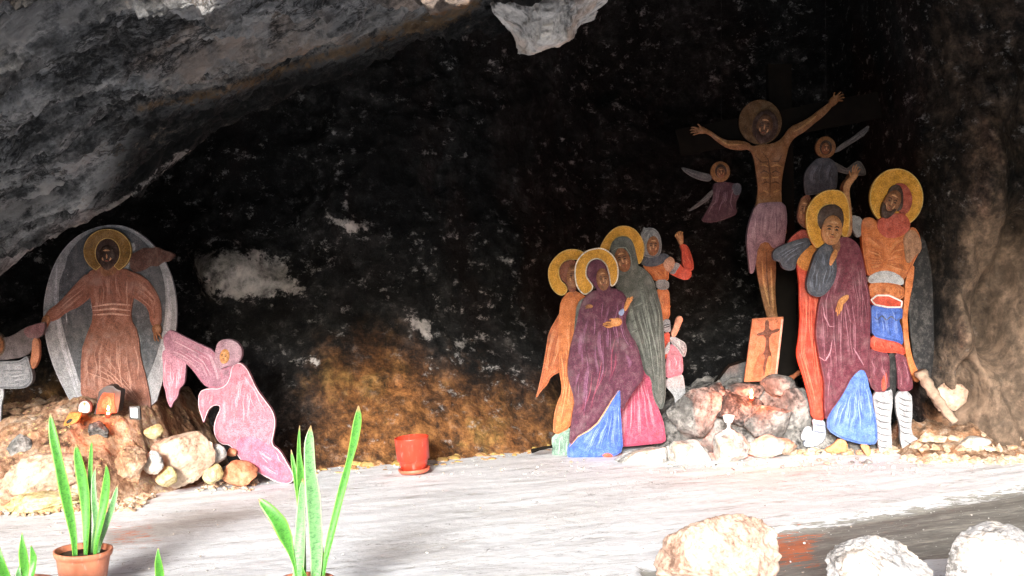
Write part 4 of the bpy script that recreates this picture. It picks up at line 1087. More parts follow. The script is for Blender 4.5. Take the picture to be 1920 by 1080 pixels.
f = Fig("painted_figure", "painted cut-out crucified figure in a lilac loincloth with arms spread on the cross", "cut-out figure", 9.42, (1440, 600), GC)
P_CSK = paint((0.25, 0.115, 0.043), 0.3); P_CSKL = paint((0.46, 0.25, 0.10), 0.2); P_CSKD = paint((0.12, 0.05, 0.02), 0.3)
f.region("halo", ell('CR', 635, 268, 155, 162), paint((0.10, 0.052, 0.016), 0.25), 0, 0.008, 6)
g = f.region("body", P('CR', [(570, 445), (640, 430), (720, 425), (790, 390), (850, 300), (930, 268), (1000, 228), (1060, 178), (1110, 145), (1140, 120), (1160, 150), (1095, 222), (1020, 282), (950, 342), (880, 380), (845, 430), (830, 480), (812, 560), (795, 640), (784, 740), (788, 860), (815, 960), (830, 1100)],
                   'C5', [(470, 640), (477, 690), (482, 760), (477, 860), (482, 940), (490, 985), (500, 1005), (440, 1005), (445, 985), (428, 920), (408, 830), (395, 740), (385, 650)],
                   'CR', [(560, 1040), (600, 880), (620, 760), (611, 680), (602, 600), (588, 520), (560, 462), (480, 473), (400, 458), (330, 413), (262, 353), (215, 345), (220, 305), (270, 328), (340, 378), (400, 403), (490, 400), (560, 420)]), P_CSK, 1, 0.03, 14, sm=1, wav=0.008)
f.strips("muscle_line", g, [P('CR', [(640, 480), (690, 540), (700, 640), (700, 820)]), P('CR', [(600, 520), (640, 560), (690, 555)]), P('CR', [(790, 500), (760, 555), (710, 555)]), P('CR', [(625, 640), (660, 620), (695, 640)]), P('CR', [(705, 640), (740, 620), (780, 640)]), P('CR', [(640, 720), (670, 700), (700, 712)]), P('CR', [(705, 712), (740, 700), (775, 715)]), P('C5', [(440, 690), (440, 800), (455, 940)])], P_CSKD, 2.4)
f.strips("muscle_highlight", g, [P('CR', [(625, 580), (660, 575), (690, 590)]), P('CR', [(710, 590), (750, 575), (785, 590)]), P('CR', [(640, 670), (690, 668)]), P('CR', [(715, 668), (765, 665)]), P('CR', [(650, 760), (690, 775)]), P('CR', [(720, 775), (770, 758)]), P('C5', [(420, 740), (428, 830), (450, 930)]), P('C5', [(458, 760), (462, 860), (468, 950)]), P('CR', [(870, 340), (940, 300), (1040, 220)]), P('CR', [(300, 365), (400, 430), (500, 430)])], P_CSKL, 4)
f.hand(P('CR', [(230, 300), (190, 305), (160, 325), (175, 350), (215, 352), (250, 345)]), [P('CR', [(180, 315), (150, 305), (130, 310)]), P('CR', [(172, 325), (140, 322), (122, 330)]), P('CR', [(175, 338), (145, 340), (128, 348)]), P('CR', [(185, 348), (160, 356), (145, 364)]), P('CR', [(205, 310), (190, 290), (178, 282)])], P_CSK, 2, 4)
f.hand(P('CR', [(1125, 120), (1160, 75), (1200, 70), (1205, 105), (1180, 140), (1150, 160)]), [P('CR', [(1180, 85), (1200, 60), (1215, 50)]), P('CR', [(1190, 90), (1215, 72), (1235, 68)]), P('CR', [(1192, 100), (1220, 92), (1240, 92)]), P('CR', [(1188, 112), (1212, 112), (1228, 116)]), P('CR', [(1160, 90), (1162, 66), (1170, 54)])], P_CSK, 2, 4)
g = f.region("loincloth", P('C5', [(392, 500), (450, 493), (515, 492), (526, 560), (517, 640), (511, 678), (470, 694), (442, 655), (402, 674), (392, 760), (380, 797), (368, 790), (362, 720), (353, 650), (364, 580)]), P_LIL, 7, 0.024)
f.folds(g, P('C5', [(395, 505), (370, 620), (375, 780)]), P('C5', [(510, 505), (515, 580), (500, 680)]), 14, P_LILL, paint((0.14, 0.09, 0.13), 0.3), 41, (1.2, 3), 3)
f.region("hair", ell('CR', 668, 300, 92, 118, rot=10), P_HAIR, 3, 0.02)
f.face(1260 + 660 / 3.858, 160 + 305 / 3.858, 15, 24, 10, paint((0.11, 0.05, 0.022), 0.2), 5, -0.2, beard=P_HAIR)

# painted picture leaning at the foot of the cross
f = Fig("painted_picture", "reddish painted board with a small crucifix, leaning at the foot of the cross", "picture", 9.22, (1425, 712))
f.region("board", P('RK', [(602, 118), (787, 106), (742, 480), (552, 495)]), paint((0.42, 0.16, 0.07), 0.4), 0, 0.006, 6, 0.03, 0)
g = f.region("panel", P('RK', [(616, 132), (772, 121), (730, 466), (568, 478)]), paint((0.47, 0.17, 0.08), 0.4), 1, 0.004, 6, 0.03, 0)
f.strips("frame_edge", g, [P('RK', [(778, 120), (738, 470)])], paint((0.65, 0.38, 0.3), 0.2), 4, taper=False)
P_CRD = paint((0.09, 0.035, 0.018), 0.2)
f.region("crucifix", P('RK', [(672, 128), (700, 126), (698, 190), (762, 172), (760, 192), (698, 212), (700, 300), (715, 330), (705, 440), (640, 460), (620, 440), (660, 330), (676, 300), (680, 215), (625, 220), (624, 205), (676, 192)]), P_CRD, 2, 0.012, 5, 0.03)
f.region("kneeling_form", P('RK', [(640, 330), (665, 322), (675, 350), (660, 400), (668, 460), (610, 468), (600, 430), (625, 370)]), P_SKIND, 3, 0.014, 6, 0.03)
f.region("standing_form", P('RK', [(690, 340), (710, 335), (712, 365), (700, 430), (690, 462), (668, 460), (680, 400)]), P_SKIN, 3, 0.014, 6, 0.03)
# second board behind, seen edge-on, and a stick
f = Fig("picture_frame", "dark framed board tilted in the shadow left of the crucifix picture", "frame", 9.55, (1370, 730))
f.region("board", P('RK', [(375, 505), (462, 395), (570, 362), (568, 520), (400, 540)]), paint((0.10, 0.10, 0.10), 0.4), 0, 0.004, 6, 0.02, 0)
g = f.region("rail", P('RK', [(368, 500), (455, 388), (572, 352), (572, 366), (463, 402), (382, 508)]), WOODD, 2, 0.006, 3, 0.03, 0)

def stick(name, label, pts, r0, D, mat, cat="branch", dys=None):
    vs, fs = [], []
    A = resample(pts, 5, False); n = len(A); kk = D / F
    for i, (u, v) in enumerate(A):
        t = i / (n - 1); r = r0 * kk * (1 - 0.35 * t) * (1 + 0.15 * math.sin(i * 1.7))
        y = D + (dys[0] * (1 - t) + dys[1] * t if dys else 0)
        c = pt(u, v, D); c.y = y
        T = A[min(i + 1, n - 1)] - A[max(i - 1, 0)]; T = T / np.linalg.norm(T)
        for j in range(8):
            a = j * math.pi / 4
            vs.append((c.x + T[1] * r * math.cos(a), c.y + r * math.sin(a), c.z + T[0] * r * math.cos(a)))
    for i in range(n - 1):
        for j in range(8):
            fs.append([i * 8 + j, i * 8 + (j + 1) % 8, i * 8 + 8 + (j + 1) % 8, i * 8 + 8 + j])
    fs += [list(range(8))[::-1], [(n - 1) * 8 + j for j in range(8)]]
    o = mesh_obj(name, vs, fs, mat, base=pt(pts[0][0], pts[0][1], D))
    return tag(o, label, cat)
M_STK = plain("weathered_wood", (0.26, 0.19, 0.14), 0.85, 0.2, 0.45, 18)
M_STKR = plain("red_wood", (0.28, 0.09, 0.04), 0.8, 0.2, 0.4, 18)
stick("wooden_stick", "short reddish stick propped on the rock pile behind the red robed figure", [(1465, 725), (1485, 708), (1510, 690)], 6, 9.25, M_STKR, "stick")
stick("dead_branch", "pale dead branch leaning against the cream stone by the right wall", [(1738, 700), (1752, 735), (1770, 770), (1780, 786)], 12, 8.62, M_STK, "branch", (0.15, -0.1))
stick("wooden_stick", "dark stick lying on the floor left of the orange robed woman", [(996, 846), (1015, 841), (1036, 837)], 4, 8.72, WOODD, "stick")

# angels
f = Fig("painted_angel", "small painted cut-out angel with mauve robe hovering left of the cross", "angel cut-out", 9.55, (1350, 415), "angel cut-outs by the cross")
P_WING = paint((0.12, 0.12, 0.125), 0.4); P_WINGL = paint((0.34, 0.34, 0.35), 0.3)
P_ANG = paint((0.06, 0.02, 0.036), 0.3); P_HALOD = paint((0.24, 0.105, 0.03), 0.4)
g = f.region("wing", P('CR', [(285, 645), (200, 628), (130, 608), (60, 588), (80, 620), (130, 657), (200, 688), (280, 700)]), P_WING, 0)
f.folds(g, P('CR', [(280, 655), (70, 595)]), P('CR', [(275, 690), (90, 620)]), 4, P_WINGL, P_GRYD, 51, (1, 2), 1)
g = f.region("wing", P('CR', [(300, 745), (250, 788), (200, 838), (150, 878), (105, 917), (160, 898), (230, 853), (290, 800)]), P_WING, 0)
f.folds(g, P('CR', [(290, 750), (110, 910)]), P('CR', [(285, 795), (130, 900)]), 4, P_WINGL, P_GRYD, 52, (1, 2), 1)
g = f.region("robe", P('CR', [(290, 715), (350, 695), (430, 705), (490, 725), (492, 780), (452, 860), (472, 930), (400, 962), (300, 997), (200, 987), (240, 920), (288, 830), (295, 770)]), P_ANG, 1, 0.022)
f.folds(g, P('CR', [(320, 720), (300, 850), (220, 980)]), P('CR', [(450, 720), (430, 840), (450, 930)]), 10, P_LIL, P_PURD, 53, (1.2, 3), 3)
f.region("sleeve", P('CR', [(430, 715), (480, 705), (500, 740), (490, 790), (450, 800), (430, 760)]), P_SLATE, 2)
f.region("halo", ell('CR', 345, 627, 70, 75), P_HALOD, 2, 0.008, 6)
f.region("hair", ell('CR', 348, 622, 42, 50), P_HAIR, 3)
f.face(1260 + 348 / 3.858, 160 + 632 / 3.858, 8, 10.5, -8, P_SKIND, 5)
f.strips("hanging_wire", g, [P('CR', [(352, 560), (352, -700)])], P_BLACK, 1.0, parent=f.root, taper=False)
f = Fig("painted_angel", "small painted cut-out angel with dark blue robe hovering right of the cross", "angel cut-out", 9.55, (1540, 365), "angel cut-outs by the cross")
g = f.region("wing", P('CR', [(1170, 470), (1230, 418), (1300, 378), (1360, 328), (1432, 278), (1402, 352), (1330, 402), (1262, 442), (1180, 495)]), P_WING, 0)
f.folds(g, P('CR', [(1180, 475), (1425, 285)]), P('CR', [(1185, 490), (1400, 345)]), 5, P_WINGL, P_GRYD, 54, (1, 2), 1)
g = f.region("wing", P('CR', [(1150, 545), (1220, 578), (1260, 608), (1300, 568), (1350, 538), (1392, 600), (1402, 657), (1330, 652), (1250, 642), (1170, 615)]), P_WING, 0)
f.folds(g, P('CR', [(1165, 555), (1390, 600)]), P('CR', [(1170, 610), (1400, 650)]), 5, P_WINGL, P_GRYD, 55, (1, 2), 1)
g = f.region("robe", P('CR', [(1050, 525), (1150, 525), (1192, 600), (1192, 680), (1182, 765), (1000, 795), (960, 800), (948, 700), (958, 620), (1010, 560)]), P_SLATE, 1, 0.022)
f.folds(g, P('CR', [(1050, 540), (980, 640), (970, 780)]), P('CR', [(1150, 540), (1180, 640), (1170, 760)]), 9, P_SLATEL, P_GRYD, 56, (1.2, 2.6), 3)
f.region("halo", ell('CR', 1105, 450, 72, 78), P_HALOD, 2, 0.008, 6)
f.region("hair", ell('CR', 1105, 452, 44, 54), P_HAIR, 3)
f.face(1260 + 1103 / 3.858, 160 + 460 / 3.858, 8, 11, 4, P_SKIND, 5)
f.strips("hanging_wire", g, [P('CR', [(1105, 380), (1105, -700)])], P_BLACK, 1.0, parent=f.root, taper=False)

# ---- right group ---------------------------------------------------------------------------------
f = Fig("painted_figure", "painted cut-out figure in a red robe and slate mantle, half hidden by its neighbour", "cut-out figure", 8.925, (1530, 836), GC)
f.region("boot", P('B4', [(195, 862), (230, 800), (275, 810), (270, 880), (235, 905), (195, 905)]), P_WHT, 0)
g = f.region("boot", P('B4', [(272, 745), (366, 750), (374, 850), (364, 905), (290, 955), (215, 950), (213, 920), (258, 880), (288, 820)]), paint((0.32, 0.37, 0.46), 0.3), 1)
f.strips("boot_lace", g, [P('B4', [(285, 790), (365, 800)]), P('B4', [(280, 840), (368, 850)])], P_WHTD, 1.5)
g = f.region("robe", P('C7', [(172, 640), (240, 680), (270, 700), (330, 760), (340, 880), (340, 980)], 'B4', [(330, 290), (352, 400), (372, 520), (372, 640), (370, 765), (272, 755), (262, 650), (235, 540), (205, 430), (175, 350), (160, 270), (178, 170), (184, 80), (188, 10)], 'C7', [(193, 900), (193, 800), (185, 720)]), P_RED, 2, 0.024)
f.folds(g, P('C7', [(185, 660), (200, 880), (185, 1220), (290, 1640)]), P('C7', [(260, 700), (300, 900), (330, 1300), (375, 1640)]), 26, P_REDL, P_REDD, 61, (1.2, 3.2), 4)
f.region("chest", P('C7', [(165, 600), (220, 555), (300, 530), (300, 640), (250, 705), (200, 690), (172, 650)]), paint((0.55, 0.22, 0.04), 0.25), 3)
f.region("collar", P('C7', [(108, 532), (160, 468), (222, 432), (258, 470), (250, 530), (160, 525)]), paint((0.33, 0.05, 0.035), 0.35), 2)
g = f.region("mantle", P('C7', [(18, 600), (40, 558), (110, 528), (180, 502), (250, 488), (272, 530), (202, 592), (172, 640), (167, 692), (120, 702), (80, 682), (70, 640), (30, 640)]), P_SLATE, 4, 0.024)
f.folds(g, P('C7', [(40, 600), (120, 545), (240, 505)]), P('C7', [(90, 680), (140, 620), (240, 550)]), 12, P_SLATEL, P_GRYD, 62, (1.2, 3), 3)
f.region("hair", P('C7', [(178, 380), (186, 300), (212, 228), (265, 220), (262, 300), (258, 440), (215, 425)]), P_HAIRR, 2, 0.018)
f.face(1440 + 220 / 3.375, 300 + 315 / 3.375, 10, 22, 6, P_SKIND, 4, -0.3)

f = Fig("painted_figure", "painted cut-out soldier saint with gold halo, orange breastplate and white leggings", "cut-out figure", 8.96, (1670, 851), GC)
f.region("cape", P('C7', [(930, 470), (985, 490), (1012, 600), (1035, 760), (1042, 1000), (1046, 1250), (1015, 1420), (940, 1430), (880, 1000), (880, 700)]), P_BLACK, 0, 0.02)
h = f.region("halo", ell('C7', 806, 240, 170, 186), P_GOLD, 1, 0.008, 6)
f.outline(h, P_GOLDL, 1.8)
g = f.region("legging", P('B4', [(703, 558), (820, 548), (852, 530), (855, 650), (838, 750), (848, 900), (850, 1005), (768, 1010), (745, 930), (745, 820), (728, 700)]), P_WHT, 2, 0.022, label="white wrapped legging on the straight leg")
f.strips("lacing", g, [P('B4', [(725 + k * 2, 610 + 46 * k), (770, 632 + 46 * k), (832, 640 + 46 * k)]) for k in range(8)], P_WHTD, 1.8)
g = f.region("legging", P('B4', [(868, 555), (990, 545), (998, 700), (984, 850), (1042, 900), (1122, 960), (1126, 1005), (1050, 1024), (940, 992), (908, 920), (908, 800), (878, 700)]), P_WHT, 2, 0.022, label="white wrapped legging ending in a boot turned outward")
f.strips("lacing", g, [P('B4', [(890 + k * 2, 590 + 40 * k), (935, 612 + 40 * k), (985, 618 + 40 * k)]) for k in range(7)] + [P('B4', [(930, 900), (1000, 940), (1100, 975)])], P_WHTD, 1.8)
f.region("leg_gap", P('B4', [(815, 270), (880, 270), (885, 560), (840, 640), (815, 560)]), P_BLACK, 1)
g = f.region("breeches", P('B4', [(680, 235), (760, 262), (828, 272), (830, 400), (824, 555), (702, 556), (685, 420), (685, 330)]), P_MAU, 3, 0.02)
f.folds(g, P('B4', [(700, 270), (715, 540)]), P('B4', [(800, 280), (815, 540)]), 8, P_MAUL, P_MAUD, 71)
f.region("knee_strap", P('B4', [(775, 410), (805, 405), (815, 480), (800, 545), (768, 545)]), P_RED, 4)
g = f.region("breeches", P('B4', [(868, 265), (942, 285), (972, 400), (998, 470), (994, 548), (888, 552), (888, 450), (878, 350)]), P_MAU, 3, 0.02)
f.folds(g, P('B4', [(890, 290), (900, 540)]), P('B4', [(945, 300), (985, 540)]), 7, P_MAUL, P_MAUD, 72)
g = f.region("tunic_hem", P('B4', [(695, 140), (790, 175), (885, 185), (930, 230), (945, 292), (880, 272), (830, 274), (760, 267), (685, 242)]), P_RED, 4, 0.02)
f.folds(g, P('B4', [(705, 160), (700, 240)]), P('B4', [(900, 200), (930, 280)]), 8, P_REDL, P_REDD, 73)
g = f.region("kilt", P('C7', [(640, 900), (740, 920), (838, 920), (842, 1000)], 'B4', [(890, 30), (918, 100), (928, 222), (880, 192), (800, 178), (703, 152), (698, 60)]), P_BLU, 5, 0.022)
f.folds(g, P('C7', [(655, 930), (665, 1120)]), P('C7', [(825, 940), (850, 1150)]), 14, P_BLUL, P_BLUD, 74, (1.5, 4), 2, (0.3, 0.7))
f.strips("kilt_scallop", g, [P('C7', [(650, 985), (680, 1010), (705, 980), (735, 1012), (765, 985), (800, 1015), (830, 985)])], P_SLATE, 3)
g = f.region("breastplate", P('C7', [(588, 372), (640, 358), (690, 398), (720, 470), (800, 480), (868, 445), (912, 418), (952, 480), (952, 570), (912, 640), (892, 700), (852, 745), (842, 765), (720, 735), (620, 745), (598, 640), (582, 520), (578, 420)]), P_ORG, 5, 0.03, 22)
for A_, B_, sd_ in ((P('C7', [(600, 460), (700, 540), (725, 640)]), P('C7', [(610, 720), (680, 690), (725, 650)]), 75), (P('C7', [(880, 470), (790, 520), (735, 620)]), P('C7', [(860, 720), (780, 690), (735, 650)]), 76)):
    f.folds(g, A_, B_, 13, P_ORGL, P_ORGD, sd_, (1, 2.2), 1.5)
f.region("belt", P('C7', [(617, 738), (680, 702), (760, 697), (842, 742), (848, 795), (760, 775), (690, 773), (622, 780)]), P_GRYL, 7, 0.014)
g = f.region("belly_plate", P('C7', [(625, 772), (700, 762), (846, 788), (852, 880), (740, 880), (630, 880)]), P_ORG, 6, 0.02)
f.folds(g, P('C7', [(640, 790), (650, 860)]), P('C7', [(830, 800), (840, 870)]), 10, P_ORGL, P_ORGD, 77, (1, 2), 1)
g = f.region("waist_guard", P('C7', [(628, 882), (670, 848), (750, 848), (838, 888), (832, 934), (740, 934), (658, 918)]), P_RED, 8, 0.012, sm=0)
f.outline(g, P_LINE, 3.0)
f.region("cape_edge", P('C7', [(855, 740), (912, 640), (905, 760), (876, 900), (866, 1000)], 'B4', [(955, 60), (965, 200), (994, 330), (1042, 430), (1032, 492), (990, 460), (948, 320), (928, 200), (918, 60)], 'C7', [(835, 1000), (850, 860)]), P_ORG, 7, 0.02)
f.region("sleeve", P('C7', [(838, 480), (900, 428), (952, 500), (954, 580), (912, 605), (882, 655), (856, 645), (846, 560)]), paint((0.36, 0.19, 0.11), 0.4), 8, 0.03)
f.region("sleeve", P('C7', [(505, 380), (520, 345), (590, 365), (600, 440), (570, 495), (540, 480)]), P_GRY, 3, 0.02)
f.region("pauldron", P('C7', [(585, 385), (635, 358), (670, 390), (660, 450), (620, 490), (588, 470)]), P_ORG, 7, 0.026)
f.region("forearm", P('C7', [(455, 470), (448, 330), (452, 220), (455, 160), (492, 112), (530, 130), (500, 165), (492, 210), (512, 330), (512, 470), (482, 494)]), P_SKIN, 14, 0.024)
f.hand(P('C7', [(488, 118), (508, 80), (540, 78), (552, 95), (532, 130), (500, 145)]), [P('C7', [(512, 85), (512, 58), (520, 38)]), P('C7', [(522, 82), (528, 52), (538, 32)]), P('C7', [(534, 82), (540, 58), (550, 46)]), P('C7', [(542, 88), (552, 70), (562, 64)]), P('C7', [(500, 105), (492, 85), (492, 72)])], P_SKIN, 14, 3.4)
f.region("headscarf", P('C7', [(790, 150), (850, 147), (892, 198), (904, 260), (884, 322), (842, 355), (815, 340), (825, 230), (810, 180)]), paint((0.33, 0.06, 0.035), 0.35), 5, 0.022)
f.region("neck_scarf", P('C7', [(690, 372), (760, 340), (842, 335), (886, 390), (878, 450), (800, 494), (730, 494), (686, 452), (672, 400)]), paint((0.42, 0.075, 0.045), 0.35), 8, 0.024)
f.region("hair", P('C7', [(745, 260), (748, 190), (790, 152), (832, 168), (845, 240), (838, 310), (800, 330)]), P_HAIR, 6, 0.02)
f.face(1440 + 768 / 3.375, 300 + 272 / 3.375, 15, 25, 24, P_SKIND, 8, -0.4, beard=P_HAIR)

f = Fig("painted_figure", "painted cut-out young saint with gold halo, wine red cloak and pale blue robe", "cut-out figure", 8.84, (1590, 852), GC)
h = f.region("halo", P('C7', [(295, 558), (255, 492), (235, 410), (233, 340), (253, 280), (298, 225), (360, 190), (422, 186), (472, 203), (502, 258), (514, 340), (510, 440), (492, 494), (458, 482), (450, 420), (462, 350), (440, 303), (400, 283), (350, 288), (313, 328), (308, 390), (330, 442), (372, 482), (372, 522), (312, 558)]), P_GOLD, 1, 0.008, 6)
f.outline(h, P_GOLDL, 1.8)
for a_ in ([(370, 965), (430, 938), (470, 888), (532, 918), (534, 988), (450, 998), (380, 993)], [(616, 935), (680, 932), (708, 992), (680, 1028), (652, 992)]):
    f.region("foot", P('B4', a_), paint((0.62, 0.3, 0.13), 0.2), 0, 0.02, 8)
g = f.region("robe", P('B4', [(640, 360), (672, 440), (692, 560), (718, 680), (742, 790), (747, 930), (680, 937), (600, 927), (480, 892), (383, 832), (383, 750), (403, 690), (460, 610), (510, 520), (560, 425)]), paint((0.09, 0.18, 0.50), 0.2), 1, 0.02)
f.folds(g, P('B4', [(520, 560), (450, 680), (395, 830)]), P('B4', [(660, 430), (710, 700), (735, 920)]), 22, P_BLUL, P_BLUD, 81, (1.3, 3.6), 3)
g = f.region("cloak", P('C7', [(440, 488), (502, 486), (562, 528), (588, 600), (608, 700), (622, 800), (638, 900), (642, 1000)], 'B4', [(688, 80), (692, 200), (684, 330), (692, 420), (702, 530), (680, 470), (640, 378), (560, 442), (510, 542), (460, 622), (400, 702), (372, 765), (362, 700), (358, 600), (362, 500), (348, 420), (322, 300), (296, 150), (306, 20)], 'C7', [(318, 880), (360, 810), (400, 720), (410, 600)]), P_MAU, 3, 0.026, 20)
f.folds(g, P('C7', [(420, 640), (330, 900), (330, 1250), (340, 1600)]), P('C7', [(570, 560), (620, 850), (640, 1200), (620, 1350)]), 38, P_MAUL, P_MAUD, 82, (1.2, 3.2), 5, (0.2, 0.75))
f.strips("drape_edge", g, [P('B4', [(318, 300), (365, 330), (400, 270), (415, 180)]), P('B4', [(565, 235), (600, 290), (640, 360)]), P('C7', [(335, 900), (350, 990), (380, 1050), (410, 1050)])], P_MAUL, 3, 0.006)
g = f.region("mantle", P('C7', [(288, 592), (330, 538), (382, 512), (400, 560), (422, 640), (424, 720), (394, 802), (332, 864), (280, 864), (238, 832), (232, 770), (258, 680), (278, 620)]), P_SLATE, 6, 0.03, 18)
f.folds(g, P('C7', [(300, 600), (250, 740), (270, 850)]), P('C7', [(380, 540), (410, 680), (350, 840)]), 14, P_SLATEL, P_GRYD, 83, (1.3, 4), 4)
f.region("neck", P('C7', [(370, 490), (440, 490), (450, 560), (420, 600), (385, 580)]), P_SKIND, 5, 0.02)
f.region("hair", P('C7', [(306, 400), (308, 340), (342, 293), (400, 276), (452, 298), (470, 345), (470, 400), (455, 450), (330, 450)]), P_HAIR, 4, 0.022)
f.face(1440 + 392 / 3.375, 300 + 445 / 3.375, 19, 28, 8, P_SKIN, 7, 0.15)
f.region("forearm_hand", P('C7', [(372, 660), (380, 610), (398, 575), (418, 560), (426, 600), (405, 635), (385, 672)]), P_HANDC, 9, 0.018, 6)
f.hand(P('C7', [(425, 900), (460, 858), (502, 846), (495, 880), (462, 912), (432, 940)]), [P('C7', [(432, 905), (418, 935), (416, 960)]), P('C7', [(440, 912), (428, 945), (424, 985)]), P('C7', [(448, 915), (440, 945), (434, 975)]), P('C7', [(456, 912), (452, 935), (446, 955)])], P_HANDC, 7, 3.2)

# ---- left group ----------------------------------------------------------------------------------
f = Fig("painted_figure", "painted cut-out haloed figure in a salmon robe before a pale oval aureole", "cut-out figure", 7.96, (215, 772), GC)
P_AUR = paint((0.27, 0.275, 0.29), 0.35); P_AUR2 = paint((0.075, 0.08, 0.09), 0.3); P_AURW = paint((0.40, 0.40, 0.43), 0.2)
au = [(230, 1010), (178, 910), (118, 790), (78, 660), (60, 520), (73, 390), (118, 250), (188, 150), (270, 90), (380, 55), (480, 62), (570, 110), (650, 190), (712, 310), (739, 450), (737, 590), (702, 740), (662, 860), (622, 1000)]
g = f.region("aureole", P('L5', au), P_AUR, 0, 0.008, 10, sm=2)
f.strips("aureole_ray", g, [P('L5', [(135, 260), (125, 420), (150, 620), (200, 800), (250, 960)]), P('L5', [(180, 500), (200, 700), (240, 880)]), P('L5', [(690, 330), (705, 480), (690, 620), (650, 800)])], P_AURW, 8, 0.002)
f.outline(g, P_AURW, 1.4)
f.region("aureole_inner_shade", P('L5', [(268, 900), (225, 780), (185, 660), (150, 520), (140, 380), (160, 270), (215, 165), (290, 100), (380, 68), (470, 78), (550, 120), (620, 195), (670, 310), (685, 450), (670, 590), (640, 700), (605, 800), (560, 900)]), P_AUR2, 1, 0.006, 10, sm=2)  # dark inner oval, its paint drawn up to the top as shade there
P_SAL = paint((0.27, 0.105, 0.066), 0.55); P_SALL = paint((0.62, 0.36, 0.28), 0.25); P_SALD = paint((0.14, 0.045, 0.03), 0.25)
f.region("flying_scarf", P('L5', [(500, 215), (545, 190), (575, 172), (612, 178), (640, 168), (672, 188), (705, 192), (734, 212), (716, 226), (700, 244), (672, 246), (640, 272), (612, 262), (575, 290), (510, 300)]), paint((0.09, 0.036, 0.024), 0.3), 3, 0.012)
for a_, b_, c_, sd_ in (([(300, 285), (210, 378), (150, 448), (80, 498), (72, 545), (130, 545), (190, 495), (250, 472), (320, 410)], [(290, 310), (100, 500)], [(300, 390), (120, 545)], 91), ([(490, 285), (580, 318), (642, 398), (664, 470), (664, 560), (640, 580), (608, 560), (598, 480), (550, 440), (505, 420)], [(520, 300), (640, 420), (655, 540)], [(520, 400), (600, 470), (620, 550)], 92)):
    g = f.region("sleeve", P('L5', a_), P_SAL, 3, 0.024)
    f.folds(g, P('L5', b_), P('L5', c_), 7, P_SALL, P_SALD, sd_, (1.2, 3), 3)
g = f.region("robe", P('L5', [(288, 300), (350, 268), (440, 280), (500, 280), (542, 330), (522, 430), (507, 530), (548, 600), (558, 720), (588, 830), (614, 970), (600, 1010), (460, 1000), (258, 975), (258, 700), (288, 610), (322, 530), (308, 430), (288, 340)]), P_SAL, 4, 0.028, 22)
f.folds(g, P('L5', [(330, 600), (290, 700), (275, 960)]), P('L5', [(530, 620), (550, 760), (600, 990)]), 26, P_SALL, P_SALD, 93, (1.2, 3.4), 5)
f.folds(g, P('L5', [(320, 620), (460, 800), (590, 960)]), P('L5', [(270, 840), (400, 860), (560, 990)]), 14, P_SALL, P_SALD, 94, (1.2, 3.0), 4)
f.folds(g, P('L5', [(325, 300), (330, 420), (325, 520)]), P('L5', [(500, 300), (500, 420), (500, 520)]), 16, P_SALL, P_SALD, 95, (1.2, 2.6), 3)
f.strips("sash", g, [P('L5', [(318, 470), (420, 455), (510, 462)]), P('L5', [(318, 490), (420, 480), (508, 490)]), P('L5', [(320, 512), (420, 505), (507, 515)])], P_SALL, 4)
for a_, fi in (([(60, 530), (90, 505), (110, 530), (85, 580), (62, 592)], [[(75, 560), (66, 590), (68, 612)], [(68, 560), (56, 588), (56, 606)], [(82, 565), (78, 595), (80, 612)]]), ([(618, 565), (660, 555), (668, 600), (645, 620), (622, 605)], [[(640, 600), (645, 630), (655, 645)], [(632, 600), (632, 630), (638, 645)], [(652, 598), (662, 620), (672, 632)]])):
    f.hand(P('L5', a_), [P('L5', q_) for q_ in fi], P_SKIND, 5, 4)
h = f.region("halo", ring('L5', 394, 190, (121, 112), (60, 72), (62, 118), 0, (395, 200)), paint((0.22, 0.115, 0.022), 0.2), 5, 0.008, 6, sm=0)
f.outline(h, P_GOLDL, 1.6)
f.region("neck", P('L5', [(360, 240), (430, 240), (445, 300), (400, 330), (350, 300)]), P_SKIND, 5)
f.region("hair", ell('L5', 395, 205, 62, 78), P_HAIR, 5, 0.022)
f.face(60 + 395 / 2.7, 400 + 215 / 2.7, 15, 20, 0, paint((0.045, 0.024, 0.016), 0.15), 7, beard=P_HAIR)
f.region("foot", P('L5', [(550, 985), (590, 990), (622, 1030), (604, 1062), (572, 1055), (548, 1020)]), paint((0.62, 0.36, 0.24), 0.2), 5, 0.02, 8)
f.region("foot", P('L5', [(430, 985), (475, 985), (485, 1040), (450, 1050), (425, 1025)]), paint((0.62, 0.36, 0.24), 0.2), 5, 0.02, 8)

f = Fig("painted_figure", "painted cut-out kneeling figure in pink reaching towards the oval aureole", "cut-out figure", 7.84, (500, 906), GC)
g = f.region("arm", P('PK', [(55, 120), (85, 70), (112, 58), (190, 98), (290, 148), (392, 193), (402, 258), (445, 308), (505, 265), (485, 400), (422, 432), (338, 428), (288, 372), (262, 332), (208, 272), (140, 245), (88, 225)]), paint((0.30, 0.14, 0.19), 0.4), 1, 0.024)
f.folds(g, P('PK', [(95, 80), (240, 150), (380, 215), (420, 400)]), P('PK', [(100, 200), (220, 260), (300, 350), (350, 420)]), 14, P_ROSEL, P_ROSED, 101, (1.2, 3), 3)
g = f.region("hanging_sleeve", P('PK', [(52, 200), (90, 175), (142, 230), (208, 252), (203, 340), (197, 402), (162, 432), (157, 482), (122, 522), (110, 558), (84, 500), (76, 440), (60, 400), (63, 280)]), paint((0.40, 0.19, 0.25), 0.35), 2, 0.02)
f.folds(g, P('PK', [(75, 220), (75, 400), (105, 540)]), P('PK', [(195, 260), (185, 390), (120, 520)]), 14, P_ROSEL, P_ROSED, 102, (1.2, 2.8), 4)
